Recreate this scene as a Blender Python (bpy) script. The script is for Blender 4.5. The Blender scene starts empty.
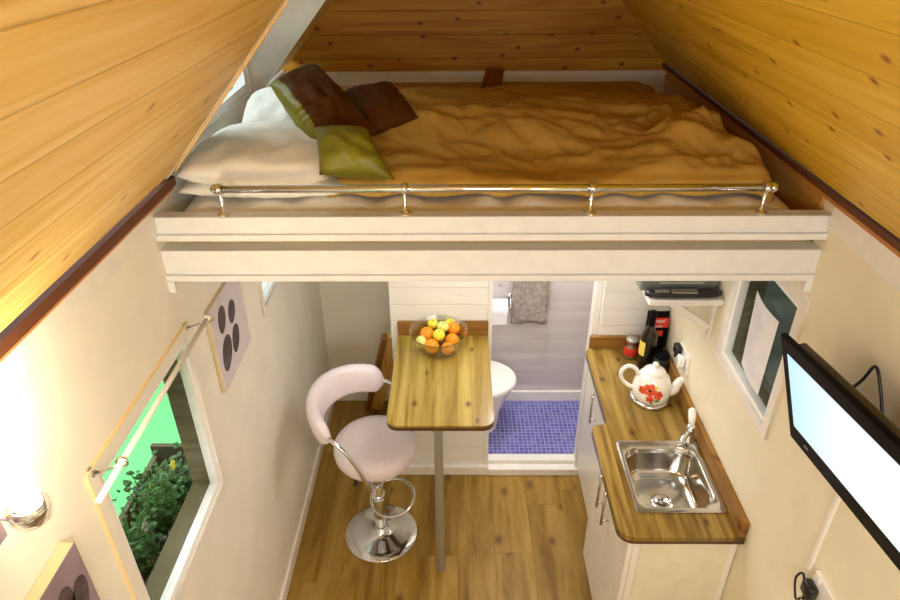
import bpy, bmesh, math, random
from mathutils import Vector, Matrix, noise
random.seed(7)
S = bpy.context.scene
COL = S.collection

# ------------------------------------------------------------------ camera
F, TH, YAW, ROLL, CH = 659.494, math.radians(30.886), math.radians(-.774), math.radians(-.472), 2.83
def ray(px, py):
    a = (px - 450) / F; b = (py - 300) / F
    a, b = a * math.cos(ROLL) + b * math.sin(ROLL), -a * math.sin(ROLL) + b * math.cos(ROLL)
    c, s = math.cos(YAW), math.sin(YAW)
    X, Y, Z = a, math.cos(TH) - b * math.sin(TH), -math.sin(TH) - b * math.cos(TH)
    return Vector((c * X + s * Y, -s * X + c * Y, Z))
fw = ray(450, 300); ax = (ray(450 + F, 300) - fw).normalized(); ay = -(ray(450, 300 + F) - fw).normalized()
cam = bpy.data.objects.new('camera', bpy.data.cameras.new('camera')); COL.objects.link(cam)
cam.data.sensor_width = 36; cam.data.lens = 36 * F / 900; cam.data.clip_start = .02
M = Matrix((ax, ay, -fw.normalized())).transposed().to_4x4(); M.translation = (0, 0, CH)
cam.matrix_world = M
S.camera = cam

# ------------------------------------------------------------------ light and exposure
S.view_settings.view_transform = 'Standard'; S.view_settings.look = 'None'
S.view_settings.exposure = 0.07; S.view_settings.gamma = 1.0
S.view_settings.use_curve_mapping = False
W = bpy.data.worlds.new('world'); S.world = W; W.use_nodes = True
W.node_tree.nodes['Background'].inputs[0].default_value = (.85, .92, .95, 1)
W.node_tree.nodes['Background'].inputs[1].default_value = .5
S.cycles.max_bounces = 10; S.cycles.diffuse_bounces = 6
def light(name, kind, loc, energy, color, size=.1, rot=(0, 0, 0), size_y=None):
    l = bpy.data.lights.new(name, kind); l.energy = energy; l.color = color
    if kind == 'AREA':
        l.size = size
        if size_y: l.shape = 'RECTANGLE'; l.size_y = size_y
    else: l.shadow_soft_size = size
    o = bpy.data.objects.new(name, l); o.location = loc; o.rotation_euler = rot; COL.objects.link(o)
    return o
WARM = (1, .85, .55)
light('warm_side_light', 'POINT', (-.72, .80, 2.05), 8, WARM, .03)  # glow of the left wall lamp
light('warm_side_light', 'POINT', (.90, -.05, 2.05), 10.5, WARM, .05)  # unseen warm fill added on the right, no lamp behind it
light('rear_fill_light', 'AREA', (.1, -.50, 2.50), 21, (.90, .95, 1), .9, (math.radians(32), 0, 0), .5)  # unseen soft fill added behind the camera
light('kitchen_fill_panel', 'AREA', (.25, 2.25, 1.89), 7, (1, .97, .94), .5, (0, 0, 0), .5)  # unseen panel added to brighten the space under the loft
light('bathroom_light_panel', 'AREA', (.35, 3.08, 1.88), 10, (.98, .97, 1), .35, (0, 0, 0), .35)  # unseen panel, stands in for the bathroom's cool light
light('outdoor_fill_panel', 'AREA', (-2.3, 2.9, 2.2), 42, (1, 1, 1), 1.2, (0, 0, 0), 2.2)  # unseen panel added to brighten the green ground outside
light('dormer_daylight', 'AREA', (-2.3, 2.35, 4.1), 60, (.88, .95, 1), 1.0, (0, math.radians(-42), 0), 1.0)

# ------------------------------------------------------------------ materials
class NT:
    def __init__(s, name):
        s.m = bpy.data.materials.new(name); s.m.use_nodes = True; s.t = s.m.node_tree
        s.b = s.t.nodes['Principled BSDF']
    def n(s, typ, **k):
        x = s.t.nodes.new(typ)
        for a, v in k.items():
            if a.startswith('i'):
                key = a[1:]
                x.inputs[int(key) if key.isdigit() else key].default_value = v
            else: setattr(x, a, v)
        return x
    def l(s, a, b): s.t.links.new(a, b)
    def math(s, op, a, b=None):
        x = s.n('ShaderNodeMath', operation=op)
        for i, v in enumerate((a, b)):
            if v is None: continue
            if isinstance(v, (int, float)): x.inputs[i].default_value = v
            else: s.l(v, x.inputs[i])
        return x.outputs[0]
    def ramp(s, fac, stops, interp='LINEAR'):
        r = s.n('ShaderNodeValToRGB'); e = r.color_ramp.elements; r.color_ramp.interpolation = interp
        while len(e) < len(stops): e.new(.5)
        for i, (p, c) in enumerate(stops):
            e[i].position = p; e[i].color = (*c, 1) if not isinstance(c, (int, float)) else (c, c, c, 1)
        s.l(fac, r.inputs[0]); return r.outputs[0]
    def mix(s, fac, a, b, blend='MIX'):
        x = s.n('ShaderNodeMix', data_type='RGBA', blend_type=blend)
        for k, v in ((0, fac), (6, a), (7, b)):
            if isinstance(v, (int, float)): x.inputs[k].default_value = v
            elif isinstance(v, tuple): x.inputs[k].default_value = (*v, 1)
            else: s.l(v, x.inputs[k])
        return x.outputs[2]
def mat(name, col, rough=.5, metal=0, spec=.5, noise_amt=0, noise_scale=20, bump=0, coat=0, **k):
    q = NT(name); b = q.b
    b.inputs['Roughness'].default_value = rough; b.inputs['Metallic'].default_value = metal
    b.inputs['Specular IOR Level'].default_value = spec
    if coat: b.inputs['Coat Weight'].default_value = coat; b.inputs['Coat Roughness'].default_value = .08
    tc = q.n('ShaderNodeTexCoord'); ns = q.n('ShaderNodeTexNoise'); ns.inputs['Scale'].default_value = noise_scale
    ns.inputs['Detail'].default_value = 5; q.l(tc.outputs['Object'], ns.inputs['Vector'])
    amt = noise_amt or .04
    lo = tuple(c * (1 - amt) for c in col); hi = tuple(min(1, c * (1 + amt)) for c in col)
    q.l(q.ramp(ns.outputs[0], [(.3, lo), (.7, hi)]), b.inputs['Base Color'])
    if bump:
        bp = q.n('ShaderNodeBump'); bp.inputs['Strength'].default_value = bump; bp.inputs['Distance'].default_value = .004
        q.l(ns.outputs[0], bp.inputs['Height']); q.l(bp.outputs[0], b.inputs['Normal'])
    for a, v in k.items(): b.inputs[a.replace('_', ' ')].default_value = v
    return q.m
def wood(name, light_c, mid_c, dark_c, along=(0, 1, 0), across=(1, 0, 0), pw=.1, plen=None, groove=.02, knots=.06,
         knot_c=(.12, .03, .005), rough=.45, grain=26, vary=.25, coat=0, gdark=.45, kscale=5.5, bump=.35, spec=.2, kprob=.2):
    q = NT(name); tc = q.n('ShaderNodeTexCoord')
    def dot(v):
        x = q.n('ShaderNodeVectorMath', operation='DOT_PRODUCT'); x.inputs[1].default_value = v
        q.l(tc.outputs['Object'], x.inputs[0]); return x.outputs['Value']
    u = dot(along); v = dot(across)
    vs = q.math('DIVIDE', v, pw); idx = q.math('FLOOR', vs); fr = q.math('FRACT', vs)
    wn = q.n('ShaderNodeTexWhiteNoise', noise_dimensions='1D'); q.l(idx, wn.inputs['W'])
    r = wn.outputs['Value']
    if plen:
        u2 = q.math('DIVIDE', q.math('ADD', u, q.math('MULTIPLY', r, plen)), plen)
        ui = q.math('FLOOR', u2); uf = q.math('FRACT', u2)
        w2 = q.n('ShaderNodeTexWhiteNoise', noise_dimensions='2D'); c2 = q.n('ShaderNodeCombineXYZ')
        q.l(idx, c2.inputs[0]); q.l(ui, c2.inputs[1]); q.l(c2.outputs[0], w2.inputs['Vector']); r = w2.outputs['Value']
    c = q.n('ShaderNodeCombineXYZ')
    q.l(q.math('ADD', q.math('MULTIPLY', u, 1.6), q.math('MULTIPLY', r, 17)), c.inputs[0])
    q.l(q.math('MULTIPLY', v, grain), c.inputs[1]); q.l(q.math('MULTIPLY', r, 31), c.inputs[2])
    n1 = q.n('ShaderNodeTexNoise'); n1.inputs['Scale'].default_value = 1; n1.inputs['Detail'].default_value = 6
    n1.inputs['Distortion'].default_value = .6; n1.inputs['Roughness'].default_value = .6
    q.l(c.outputs[0], n1.inputs['Vector'])
    base = q.ramp(n1.outputs[0], [(.33, dark_c), (.48, mid_c), (.63, light_c)])
    base = q.mix(q.math('MULTIPLY', r, vary * 2), base, dark_c)
    # knots
    ck = q.n('ShaderNodeCombineXYZ'); q.l(q.math('ADD', q.math('MULTIPLY', u, .62), q.math('MULTIPLY', r, 3)), ck.inputs[0])
    q.l(v, ck.inputs[1])
    vo = q.n('ShaderNodeTexVoronoi', voronoi_dimensions='2D'); vo.inputs['Scale'].default_value = kscale
    q.l(ck.outputs[0], vo.inputs['Vector'])
    sep = q.n('ShaderNodeSeparateColor'); q.l(vo.outputs['Color'], sep.inputs[0])
    kk = q.math('MULTIPLY', q.ramp(vo.outputs['Distance'], [(0, 1.), (knots * .55, .85), (knots, .35), (knots * 1.7, 0.)]),
                q.math('GREATER_THAN', sep.outputs[0], kprob))
    base = q.mix(kk, base, knot_c)
    if groove:
        e = q.math('MINIMUM', fr, q.math('SUBTRACT', 1, fr)); g = q.ramp(e, [(0, 1.), (groove, .0)])
        if plen:
            e2 = q.math('MULTIPLY', q.math('MINIMUM', uf, q.math('SUBTRACT', 1, uf)), plen / pw)
            g = q.math('MAXIMUM', g, q.ramp(e2, [(0, 1.), (groove, .0)]))
        base = q.mix(q.math('MULTIPLY', g, gdark), base, tuple(x * .35 for x in dark_c))  # shade of the plank grooves mixed into the colour
        bp = q.n('ShaderNodeBump'); bp.inputs['Strength'].default_value = bump; bp.inputs['Distance'].default_value = .006
        q.l(q.math('SUBTRACT', 1, g), bp.inputs['Height']); q.l(bp.outputs[0], q.b.inputs['Normal'])
    q.l(base, q.b.inputs['Base Color']); q.b.inputs['Roughness'].default_value = rough; q.b.inputs['Specular IOR Level'].default_value = spec
    if coat: q.b.inputs['Coat Weight'].default_value = coat; q.b.inputs['Coat Roughness'].default_value = .15
    return q.m
SL = math.radians(49.3); cs, sn = math.cos(SL), math.sin(SL)
PINE = ((.86, .63, .27), (.80, .54, .18), (.68, .40, .08))
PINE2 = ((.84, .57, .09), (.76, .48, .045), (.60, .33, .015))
m_pineL = wood('pine_left', *PINE, (0, 1, 0), (cs, 0, sn), .105, kscale=7, kprob=.55, knot_c=(.42, .17, .03), groove=.03, vary=.18)
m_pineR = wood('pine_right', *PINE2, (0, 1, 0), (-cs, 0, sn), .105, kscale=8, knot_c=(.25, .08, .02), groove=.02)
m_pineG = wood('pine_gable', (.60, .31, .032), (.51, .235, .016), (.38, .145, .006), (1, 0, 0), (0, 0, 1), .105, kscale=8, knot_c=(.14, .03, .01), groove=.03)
m_trimwood = wood('stained_trim', (.62, .30, .08), (.52, .22, .05), (.36, .12, .03), (0, 1, 0), (0, 0, 1), .5, groove=0)
m_darkgap = mat('dark_timber', (.12, .035, .01), .7)
m_floor = wood('oak_floor', (.45, .29, .075), (.34, .205, .038), (.19, .10, .015), (0, 1, 0), (1, 0, 0), .19, 1.2, .008, .075, (.16, .08, .022), .42, 12, .16, 0, .4, 3.6)
m_table = wood('table_pine', (.50, .37, .10), (.38, .26, .05), (.22, .13, .018), (0, 1, 0), (1, 0, 0), .075, None, .008, .075, (.13, .055, .015), .3, 22, .3, .3, .25, 6.5, .05)
m_counter = wood('worktop_pine', (.38, .25, .062), (.25, .15, .028), (.12, .06, .008), (0, 1, 0), (1, 0, 0), .085, None, .008, .08, (.09, .035, .01), .3, 22, .3, .3, .25, 7, .05)
m_upstand = wood('upstand_pine', (.40, .22, .06), (.32, .16, .035), (.20, .085, .015), (1, 1, 0), (0, 0, 1), .3, groove=0)
m_edge = mat('dark_stained_edge', (.10, .045, .015), .4)
m_gold = wood('ladder_pine', (.72, .46, .13), (.62, .37, .09), (.46, .24, .04), (0, 0, 1), (1, 0, 0), .3, groove=0)
m_brown = mat('ladder_brown', (.22, .085, .015), .5)
m_cream = mat('cream_wall_paint', (.86, .82, .74), .55, bump=.05, noise_scale=6)
m_cream_r = mat('cream_paint_warm_lit', (.84, .77, .58), .55, bump=.05, noise_scale=6)  # same cream paint, yellowed to carry the warm light
m_white = mat('white_gloss_paint', (.85, .82, .76), .35)
m_white2 = mat('white_window_upvc', (.95, .95, .95), .25)
m_board = wood('white_boarding', (.86, .83, .78), (.84, .81, .76), (.80, .77, .71), (1, 0, 0), (0, 0, 1), .095, None, .03, .02, (.75, .7, .62), .4, 20, .1, 0, .22, 4, .4)
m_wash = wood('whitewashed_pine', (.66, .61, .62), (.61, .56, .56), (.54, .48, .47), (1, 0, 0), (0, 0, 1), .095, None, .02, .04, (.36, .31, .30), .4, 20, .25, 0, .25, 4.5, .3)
m_beam = mat('cream_gloss_beam', (.76, .765, .76), .4)
m_chrome = mat('chrome', (.80, .84, .90), .10, 1)
m_steel = mat('stainless_steel', (.60, .58, .54), .13, 1, noise_amt=.06, noise_scale=3)
m_grey = mat('grey_metal_leg', (.42, .42, .38), .35, .6)
m_leather = mat('pale_leather', (.84, .75, .80), .38, bump=.1, noise_scale=60)
m_sheet = mat('white_sheet', (.88, .86, .80), .8, bump=.2, noise_scale=14)
m_duvet = mat('duvet_warm_lit', (.50, .31, .06), .8, bump=.2, noise_scale=9)  # white duvet; warm bounce light is put into its colour
m_black = mat('black_plastic', (.012, .011, .011), .3)
m_black2 = mat('black_gloss', (.006, .005, .006), .4, spec=.05)
m_darkcase = mat('olive_black_case', (.055, .045, .015), .4)
m_ceram = mat('white_ceramic', (.88, .85, .80), .12, coat=.6)
m_orange = mat('orange_peel', (.90, .32, .01), .4, noise_amt=.1, noise_scale=60, bump=.3)
m_lemon = mat('lemon_peel', (.86, .78, .06), .35, noise_amt=.1, noise_scale=60, bump=.3)
m_lime = mat('pale_lemon_peel', (.78, .80, .22), .35, noise_amt=.1, noise_scale=60, bump=.3)
def glass(name, col=(1, 1, 1), rough=0, ior=1.45):
    q = NT(name); q.b.inputs['Base Color'].default_value = (*col, 1); q.b.inputs['Roughness'].default_value = rough
    q.b.inputs['Transmission Weight'].default_value = 1; q.b.inputs['IOR'].default_value = ior; return q.m
def pane(name, col=(1, 1, 1), ref=.08):     # thin window glass: mostly clear, with a sheen
    q = NT(name); t = q.n('ShaderNodeBsdfTransparent'); t.inputs[0].default_value = (*col, 1)
    g = q.n('ShaderNodeBsdfGlossy'); g.inputs['Roughness'].default_value = .02
    mx = q.n('ShaderNodeMixShader'); mx.inputs[0].default_value = ref
    q.l(t.outputs[0], mx.inputs[1]); q.l(g.outputs[0], mx.inputs[2])
    q.l(mx.outputs[0], q.t.nodes['Material Output'].inputs['Surface']); return q.m
m_glass = pane('window_glass', (.96, .98, .96), .03)
def thin_glass(name, col, ior=1.45, tint=None):
    q = NT(name); t = q.n('ShaderNodeBsdfTransparent'); t.inputs[0].default_value = (*col, 1)
    g = q.n('ShaderNodeBsdfGlossy'); g.inputs['Roughness'].default_value = .03; f0 = q.n('ShaderNodeLayerWeight'); f0.inputs[0].default_value = .5; f = q.n('ShaderNodeMath', operation='MULTIPLY_ADD', i1=.75, i2=.06)
    pw_ = q.n('ShaderNodeMath', operation='POWER', i1=3.); q.l(f0.outputs['Facing'], pw_.inputs[0]); q.l(pw_.outputs[0], f.inputs[0])
    mx = q.n('ShaderNodeMixShader'); q.l(f.outputs[0], mx.inputs[0]); q.l(t.outputs[0], mx.inputs[1]); q.l(g.outputs[0], mx.inputs[2])
    q.l(mx.outputs[0], q.t.nodes['Material Output'].inputs['Surface']); return q.m
m_bowl = thin_glass('bowl_glass', (.95, .96, .95), 1.35)
m_bottle = thin_glass('bottle_glass', (.42, .43, .08))
m_jar = pane('jar_glass', (.9, .9, .88), .15)
def emit(name, col, s):
    q = NT(name); q.b.inputs['Base Color'].default_value = (*col, 1)
    q.b.inputs['Emission Color'].default_value = (*col, 1); q.b.inputs['Emission Strength'].default_value = s; return q.m
m_bulb = emit('glowing_tube', (1, .88, .66), 25)
def screen():
    q = NT('lit_screen'); tc = q.n('ShaderNodeTexCoord'); sp = q.n('ShaderNodeSeparateXYZ'); q.l(tc.outputs['Object'], sp.inputs[0])
    f = q.math('MULTIPLY_ADD', sp.outputs[1], 1.8); f.node.inputs[2].default_value = .5
    c = q.ramp(f, [(.45, (.92, .99, 1)), (1, (.50, .80, .95))]); q.l(c, q.b.inputs['Emission Color']); q.b.inputs['Base Color'].default_value = (.02, .02, .02, 1)
    q.b.inputs['Emission Strength'].default_value = 1.05; return q.m
m_screen = screen()
def mosaic():
    q = NT('blue_mosaic'); tc = q.n('ShaderNodeTexCoord'); b = q.n('ShaderNodeTexBrick')
    b.offset = 0; b.squash = 1; b.inputs['Scale'].default_value = 1; b.inputs['Brick Width'].default_value = .026
    b.inputs['Row Height'].default_value = .026; b.inputs['Mortar Size'].default_value = .0018; b.inputs['Mortar Smooth'].default_value = .1
    b.inputs['Color1'].default_value = (.09, .09, .36, 1); b.inputs['Color2'].default_value = (.17, .17, .52, 1)
    b.inputs['Mortar'].default_value = (.42, .41, .58, 1); b.inputs['Bias'].default_value = 0
    q.l(tc.outputs['Object'], b.inputs['Vector']); q.l(b.outputs['Color'], q.b.inputs['Base Color'])
    q.b.inputs['Roughness'].default_value = .2; return q.m
m_mosaic = mosaic()
m_lilac = mat('lilac_canvas', (.66, .60, .66), .7)
m_purple = mat('purple_canvas', (.30, .22, .27), .7, noise_amt=.3, noise_scale=5)
m_canvas_edge = mat('canvas_edge', (.62, .50, .30), .7)
m_pebble = mat('printed_pebble', (.085, .06, .07), .7, noise_amt=.6, noise_scale=18)
m_towel = mat('taupe_towel', (.34, .29, .26), .95, noise_amt=.3, noise_scale=40, bump=.8)
m_paper = mat('paper', (.82, .80, .84), .8)
m_ink = mat('grey_print', (.62, .60, .66), .8)
m_green = mat('bright_green_wall', (.24, .93, .34), .8)
m_out = mat('outside_grey_green', (.20, .23, .17), .8, noise_amt=.35, noise_scale=1.6)
m_outwood = wood('weathered_wood', (.21, .19, .11), (.16, .14, .075), (.09, .075, .04), (0, 1, 0), (0, 0, 1), .12, groove=0, knots=.05, knot_c=(.1, .07, .04), rough=.8)
m_leaf = mat('leaf_green', (.05, .17, .035), .5, noise_amt=.5, noise_scale=9)
m_leaf2 = mat('pale_leaf_green', (.14, .30, .09), .5, noise_amt=.4, noise_scale=9)
m_flower = mat('yellow_petal', (.85, .72, .02), .5)
m_flowerw = mat('pale_petal', (.75, .70, .74), .5)
m_soil = mat('soil', (.05, .03, .02), .9)
m_terra = mat('terracotta', (.45, .20, .10), .7)
m_silk_g = mat('olive_green_satin', (.19, .18, .014), .42, spec=.3, noise_amt=.12, noise_scale=7)
m_silk_b = mat('brown_satin', (.085, .028, .004), .5, spec=.12, noise_amt=.15, noise_scale=7)
m_red = mat('red_label', (.65, .03, .015), .5)
m_yellowlab = mat('yellow_label', (.80, .62, .12), .5)
m_foil = mat('grey_foil', (.42, .40, .36), .35, .4)
m_greymetal = mat('grey_appliance', (.26, .27, .25), .35, .5)
m_poppy = mat('poppy_red', (.72, .09, .02), .3, noise_amt=.3, noise_scale=50)

# ------------------------------------------------------------------ helpers
def link(name, me, m, parent=None, loc=(0, 0, 0), smooth=False):
    o = bpy.data.objects.new(name, me); COL.objects.link(o); o.location = loc
    for mm in (m if isinstance(m, (list, tuple)) else [m]): me.materials.append(mm)
    if parent is not None: o.parent = parent
    if smooth:
        for p in me.polygons: p.use_smooth = True
    return o
def root(name, loc, label, cat, group=None, rz=0):
    o = bpy.data.objects.new(name, None); COL.objects.link(o); o.location = loc; o.rotation_euler.z = rz
    o.empty_display_size = .05; o['label'] = label; o['category'] = cat
    if group: o['group'] = group
    return o
def tag(o, label, cat, group=None):
    o['label'] = label; o['category'] = cat
    if group: o['group'] = group
    return o
def struct(o): o['kind'] = 'structure'; return o
class B:
    """collects shapes into one mesh; coordinates may be given in world space and shifted by off"""
    def __init__(s, off=(0, 0, 0)): s.bm = bmesh.new(); s.off = Vector(off)
    def verts(s, pts): return [s.bm.verts.new(Vector(p) - s.off) for p in pts]
    def face(s, vs):
        try: return s.bm.faces.new(vs)
        except ValueError: return None
    def box(s, x0, x1, y0, y1, z0, z1, bev=0):
        r = bmesh.ops.create_cube(s.bm, size=1); vs = r['verts']
        for v in vs:
            v.co = Vector(((x0, x1)[v.co.x > 0], (y0, y1)[v.co.y > 0], (z0, z1)[v.co.z > 0])) - s.off
        if bev:
            es = list({e for v in vs for e in v.link_edges})
            bmesh.ops.bevel(s.bm, geom=es, offset=bev, segments=2, profile=.5, affect='EDGES')
        return s
    def obox(s, c, ux, uy, uz, bev=0):   # half vectors
        c, ux, uy, uz = map(Vector, (c, ux, uy, uz))
        r = bmesh.ops.create_cube(s.bm, size=2); vs = r['verts']
        for v in vs: v.co = c + ux * v.co.x + uy * v.co.y + uz * v.co.z - s.off
        if bev: bmesh.ops.bevel(s.bm, geom=list({e for v in vs for e in v.link_edges}), offset=bev, segments=2, profile=.5, affect='EDGES')
        return s
    def tube(s, pts, r, seg=12, closed=False, caps=True):
        pts = [Vector(p) for p in pts]; n = len(pts); rs = r if isinstance(r, (list, tuple)) else [r] * n
        t0 = (pts[1] - pts[0]).normalized(); nrm = t0.orthogonal().normalized(); rings = []
        for i, p in enumerate(pts):
            if closed: t = (pts[(i + 1) % n] - pts[i - 1]).normalized()
            else: t = (pts[min(i + 1, n - 1)] - pts[max(i - 1, 0)]).normalized()
            nrm = (nrm - t * nrm.dot(t)).normalized(); bn = t.cross(nrm)
            rings.append(s.verts([p + (nrm * math.cos(2 * math.pi * k / seg) + bn * math.sin(2 * math.pi * k / seg)) * rs[i] for k in range(seg)]))
        for i in range(n if closed else n - 1):
            a, b = rings[i], rings[(i + 1) % n]
            for k in range(seg): s.face([a[k], a[(k + 1) % seg], b[(k + 1) % seg], b[k]])
        if caps and not closed: s.face(rings[0][::-1]); s.face(rings[-1])
        return s
    def lathe(s, c, prof, seg=40, axis=None, cap=True):
        c = Vector(c); az = Vector(axis or (0, 0, 1)).normalized(); axx = az.orthogonal().normalized() if axis else Vector((1, 0, 0)); ayy = az.cross(axx)
        rings = []
        for r, z in prof:
            if r < 1e-6: rings.append(s.verts([c + az * z]) * 1)
            else: rings.append(s.verts([c + az * z + (axx * math.cos(2 * math.pi * k / seg) + ayy * math.sin(2 * math.pi * k / seg)) * r for k in range(seg)]))
        for a, b in zip(rings, rings[1:]):
            for k in range(seg):
                k2 = (k + 1) % seg
                if len(a) == 1 and len(b) == 1: continue
                if len(a) == 1: s.face([a[0], b[k2], b[k]])
                elif len(b) == 1: s.face([a[k], a[k2], b[0]])
                else: s.face([a[k], a[k2], b[k2], b[k]])
        return s
    def ball(s, c, r, seg=16, sc=(1, 1, 1)):
        vs = bmesh.ops.create_uvsphere(s.bm, u_segments=seg, v_segments=seg // 2 + 2, radius=1)['verts']
        for v in vs: v.co = Vector(c) + Vector((v.co.x * r * sc[0], v.co.y * r * sc[1], v.co.z * r * sc[2])) - s.off
        return s
    def loft(s, rings, closed=True, cap=True):
        rr = [s.verts(r) for r in rings]; n = len(rr[0])
        for a, b in zip(rr, rr[1:]):
            for k in range(n if closed else n - 1): s.face([a[k], a[(k + 1) % n], b[(k + 1) % n], b[k]])
        if cap: s.face(rr[0][::-1]); s.face(rr[-1])
        return s
    def out(s, name, m, parent=None, smooth=False, auto=None):
        bmesh.ops.recalc_face_normals(s.bm, faces=s.bm.faces)
        me = bpy.data.meshes.new(name); s.bm.to_mesh(me); s.bm.free()
        o = link(name, me, m, parent, (s.off if parent is None else (0, 0, 0)), smooth or auto is not None)
        if auto is not None: me.set_sharp_from_angle(angle=math.radians(auto))
        return o
def plate(name, outer, holes, t, mx, m, parent=None, bev=0):
    """flat board with holes: outline (a,b) extruded by t, placed by mx"""
    cu = bpy.data.curves.new('tmp', 'CURVE'); cu.dimensions = '2D'; cu.fill_mode = 'BOTH'; cu.extrude = t / 2
    for poly in [outer] + list(holes):
        sp = cu.splines.new('POLY'); sp.points.add(len(poly) - 1); sp.use_cyclic_u = True
        for i, (a, b) in enumerate(poly): sp.points[i].co = (a, b, 0, 1)
    if bev: cu.bevel_depth = bev; cu.bevel_resolution = 2; cu.offset = -bev
    o = bpy.data.objects.new('tmp', cu); COL.objects.link(o)
    dg = bpy.context.evaluated_depsgraph_get(); me = bpy.data.meshes.new_from_object(o.evaluated_get(dg))
    bpy.data.objects.remove(o); bpy.data.curves.remove(cu)
    me.transform(mx); me.name = name; me.materials.clear()
    return link(name, me, m, parent)
def axes(a, b, n, o=(0, 0, 0)):
    X = Matrix((Vector(a), Vector(b), Vector(n))).transposed().to_4x4(); X.translation = o; return X
def rect(a0, a1, b0, b1): return [(a0, b0), (a1, b0), (a1, b1), (a0, b1)]
def rrect(a0, a1, b0, b1, r, seg=6, which=(1, 1, 1, 1)):
    P = []
    for (cx, cy, st, on) in ((a0 + r, b0 + r, 180, which[0]), (a1 - r, b0 + r, 270, which[1]), (a1 - r, b1 - r, 0, which[2]), (a0 + r, b1 - r, 90, which[3])):
        if not on: P.append((cx + (r if cx > (a0 + a1) / 2 else -r), cy + (r if cy > (b0 + b1) / 2 else -r))); continue
        for k in range(seg + 1):
            t = math.radians(st + 90 * k / seg); P.append((cx + r * math.cos(t), cy + r * math.sin(t)))
    return P
def YZ(x): return axes((0, 1, 0), (0, 0, 1), (1, 0, 0), (x, 0, 0))
def XZ(y): return axes((1, 0, 0), (0, 0, 1), (0, -1, 0), (0, y, 0))
def XY(z): return axes((1, 0, 0), (0, 1, 0), (0, 0, 1), (0, 0, z))
def copy_tree(o, parent=None, loc=None):
    c = o.copy(); COL.objects.link(c); c.parent = parent
    if loc is not None: c.location = loc
    for ch in o.children: copy_tree(ch, c)
    return c

# ------------------------------------------------------------------ room shell
XL, XR, ZT, RX = -.832, 1.008, 2.147, .088
Y0, YN, YG, YP = -1.0, 3.438, 3.29, 2.78
D0, D1, DZ = 1.755, 2.761, 2.86           # dormer: near side, far side, ceiling
tn = math.tan(SL)
ZR = 2.153 + (RX - XL) * tn
struct(plate('floor', rect(XL - .1, XR + .1, Y0, YN + .05), [], .04, XY(-.02), m_floor))
# left wall with the dormer rising from it
wl = [(Y0, 0), (YN, 0), (YN, ZT + .01), (D1, ZT + .01), (D1, DZ), (D0 - .02, DZ), (D0 - .02, ZT + .01), (Y0, ZT + .01)]
w1 = (1.082, 1.650, 1.098, 1.712)
w2 = (2.40, 2.90, 1.36, 1.80)
w3 = (1.95, 2.676, 2.200, 2.74)
struct(plate('wall_left', wl, [rect(*w1), rect(*w2), rect(*w3)], .06, YZ(XL - .03), m_cream))
wr = (1.656, 2.064, 1.360, 1.818)
struct(plate('wall_right', rect(Y0, YN, 0, ZT + .01), [rect(*wr)], .06, YZ(XR + .03), m_cream_r))
struct(plate('wall_rear', [(XL - .1, 0), (XR + .1, 0), (XR + .1, ZT), (RX, ZR + .1), (XL - .1, ZT)], [], .05, XZ(Y0 - .03), m_cream))
# far walls below the loft
struct(plate('wall_far', rect(XL - .05, -.31, 0, 2.0), [], .04, XZ(YN + .02), m_cream))
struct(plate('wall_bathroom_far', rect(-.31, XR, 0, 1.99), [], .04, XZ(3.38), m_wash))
struct(plate('wall_partition_table', rect(-.336, .164, .0, 1.93), [], .045, XZ(YP + .0225), m_board))
YK = 2.735
struct(plate('wall_partition_kitchen', rect(.703, XR - .001, .0, 1.93), [], .045, XZ(YK + .0225), m_board))
struct(plate('wall_partition_side', rect(YP + .046, YN, 0, 1.93), [], .04, YZ(-.316), m_cream))
# roof slopes and gable
sl_len = (RX - XL) / cs
notch0 = .0
def slope_pts():
    s0 = .066; sD = (DZ - 2.153) / sn
    return [(Y0, s0), (D0, s0), (D0, sD), (D1, sD), (D1, s0), (YG, s0), (YG, sl_len), (Y0, sl_len)]
struct(plate('ceiling_left', slope_pts(), [], .025, axes((0, 1, 0), (cs, 0, sn), (-sn, 0, cs), (XL - .0125 * sn, 0, 2.153 + .0125 * cs)), m_pineL))
struct(plate('ceiling_right', rect(Y0, YG, .052, sl_len), [], .025, axes((0, 1, 0), (-cs, 0, sn), (sn, 0, cs), (XR + .0125 * sn, 0, 2.153 + .0125 * cs)), m_pineR))
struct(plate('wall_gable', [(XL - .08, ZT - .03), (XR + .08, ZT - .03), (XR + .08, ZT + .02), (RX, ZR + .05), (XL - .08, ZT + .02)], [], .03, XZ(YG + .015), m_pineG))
struct(plate('ceiling_dormer', rect(XL - .02, XL + (DZ - 2.153) / tn + .03, D0 - .02, D1 + .02), [], .03, XY(DZ + .015), m_white))
ck = [(XL, 2.15), (XL + (DZ - 2.153) / tn, DZ), (XL, DZ)]
struct(plate('wall_dormer_far', ck, [], .02, XZ(D1 - .003 + .01), m_white))
struct(plate('wall_dormer_near', ck, [], .02, XZ(D0 - .005 - .015), m_white))
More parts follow.
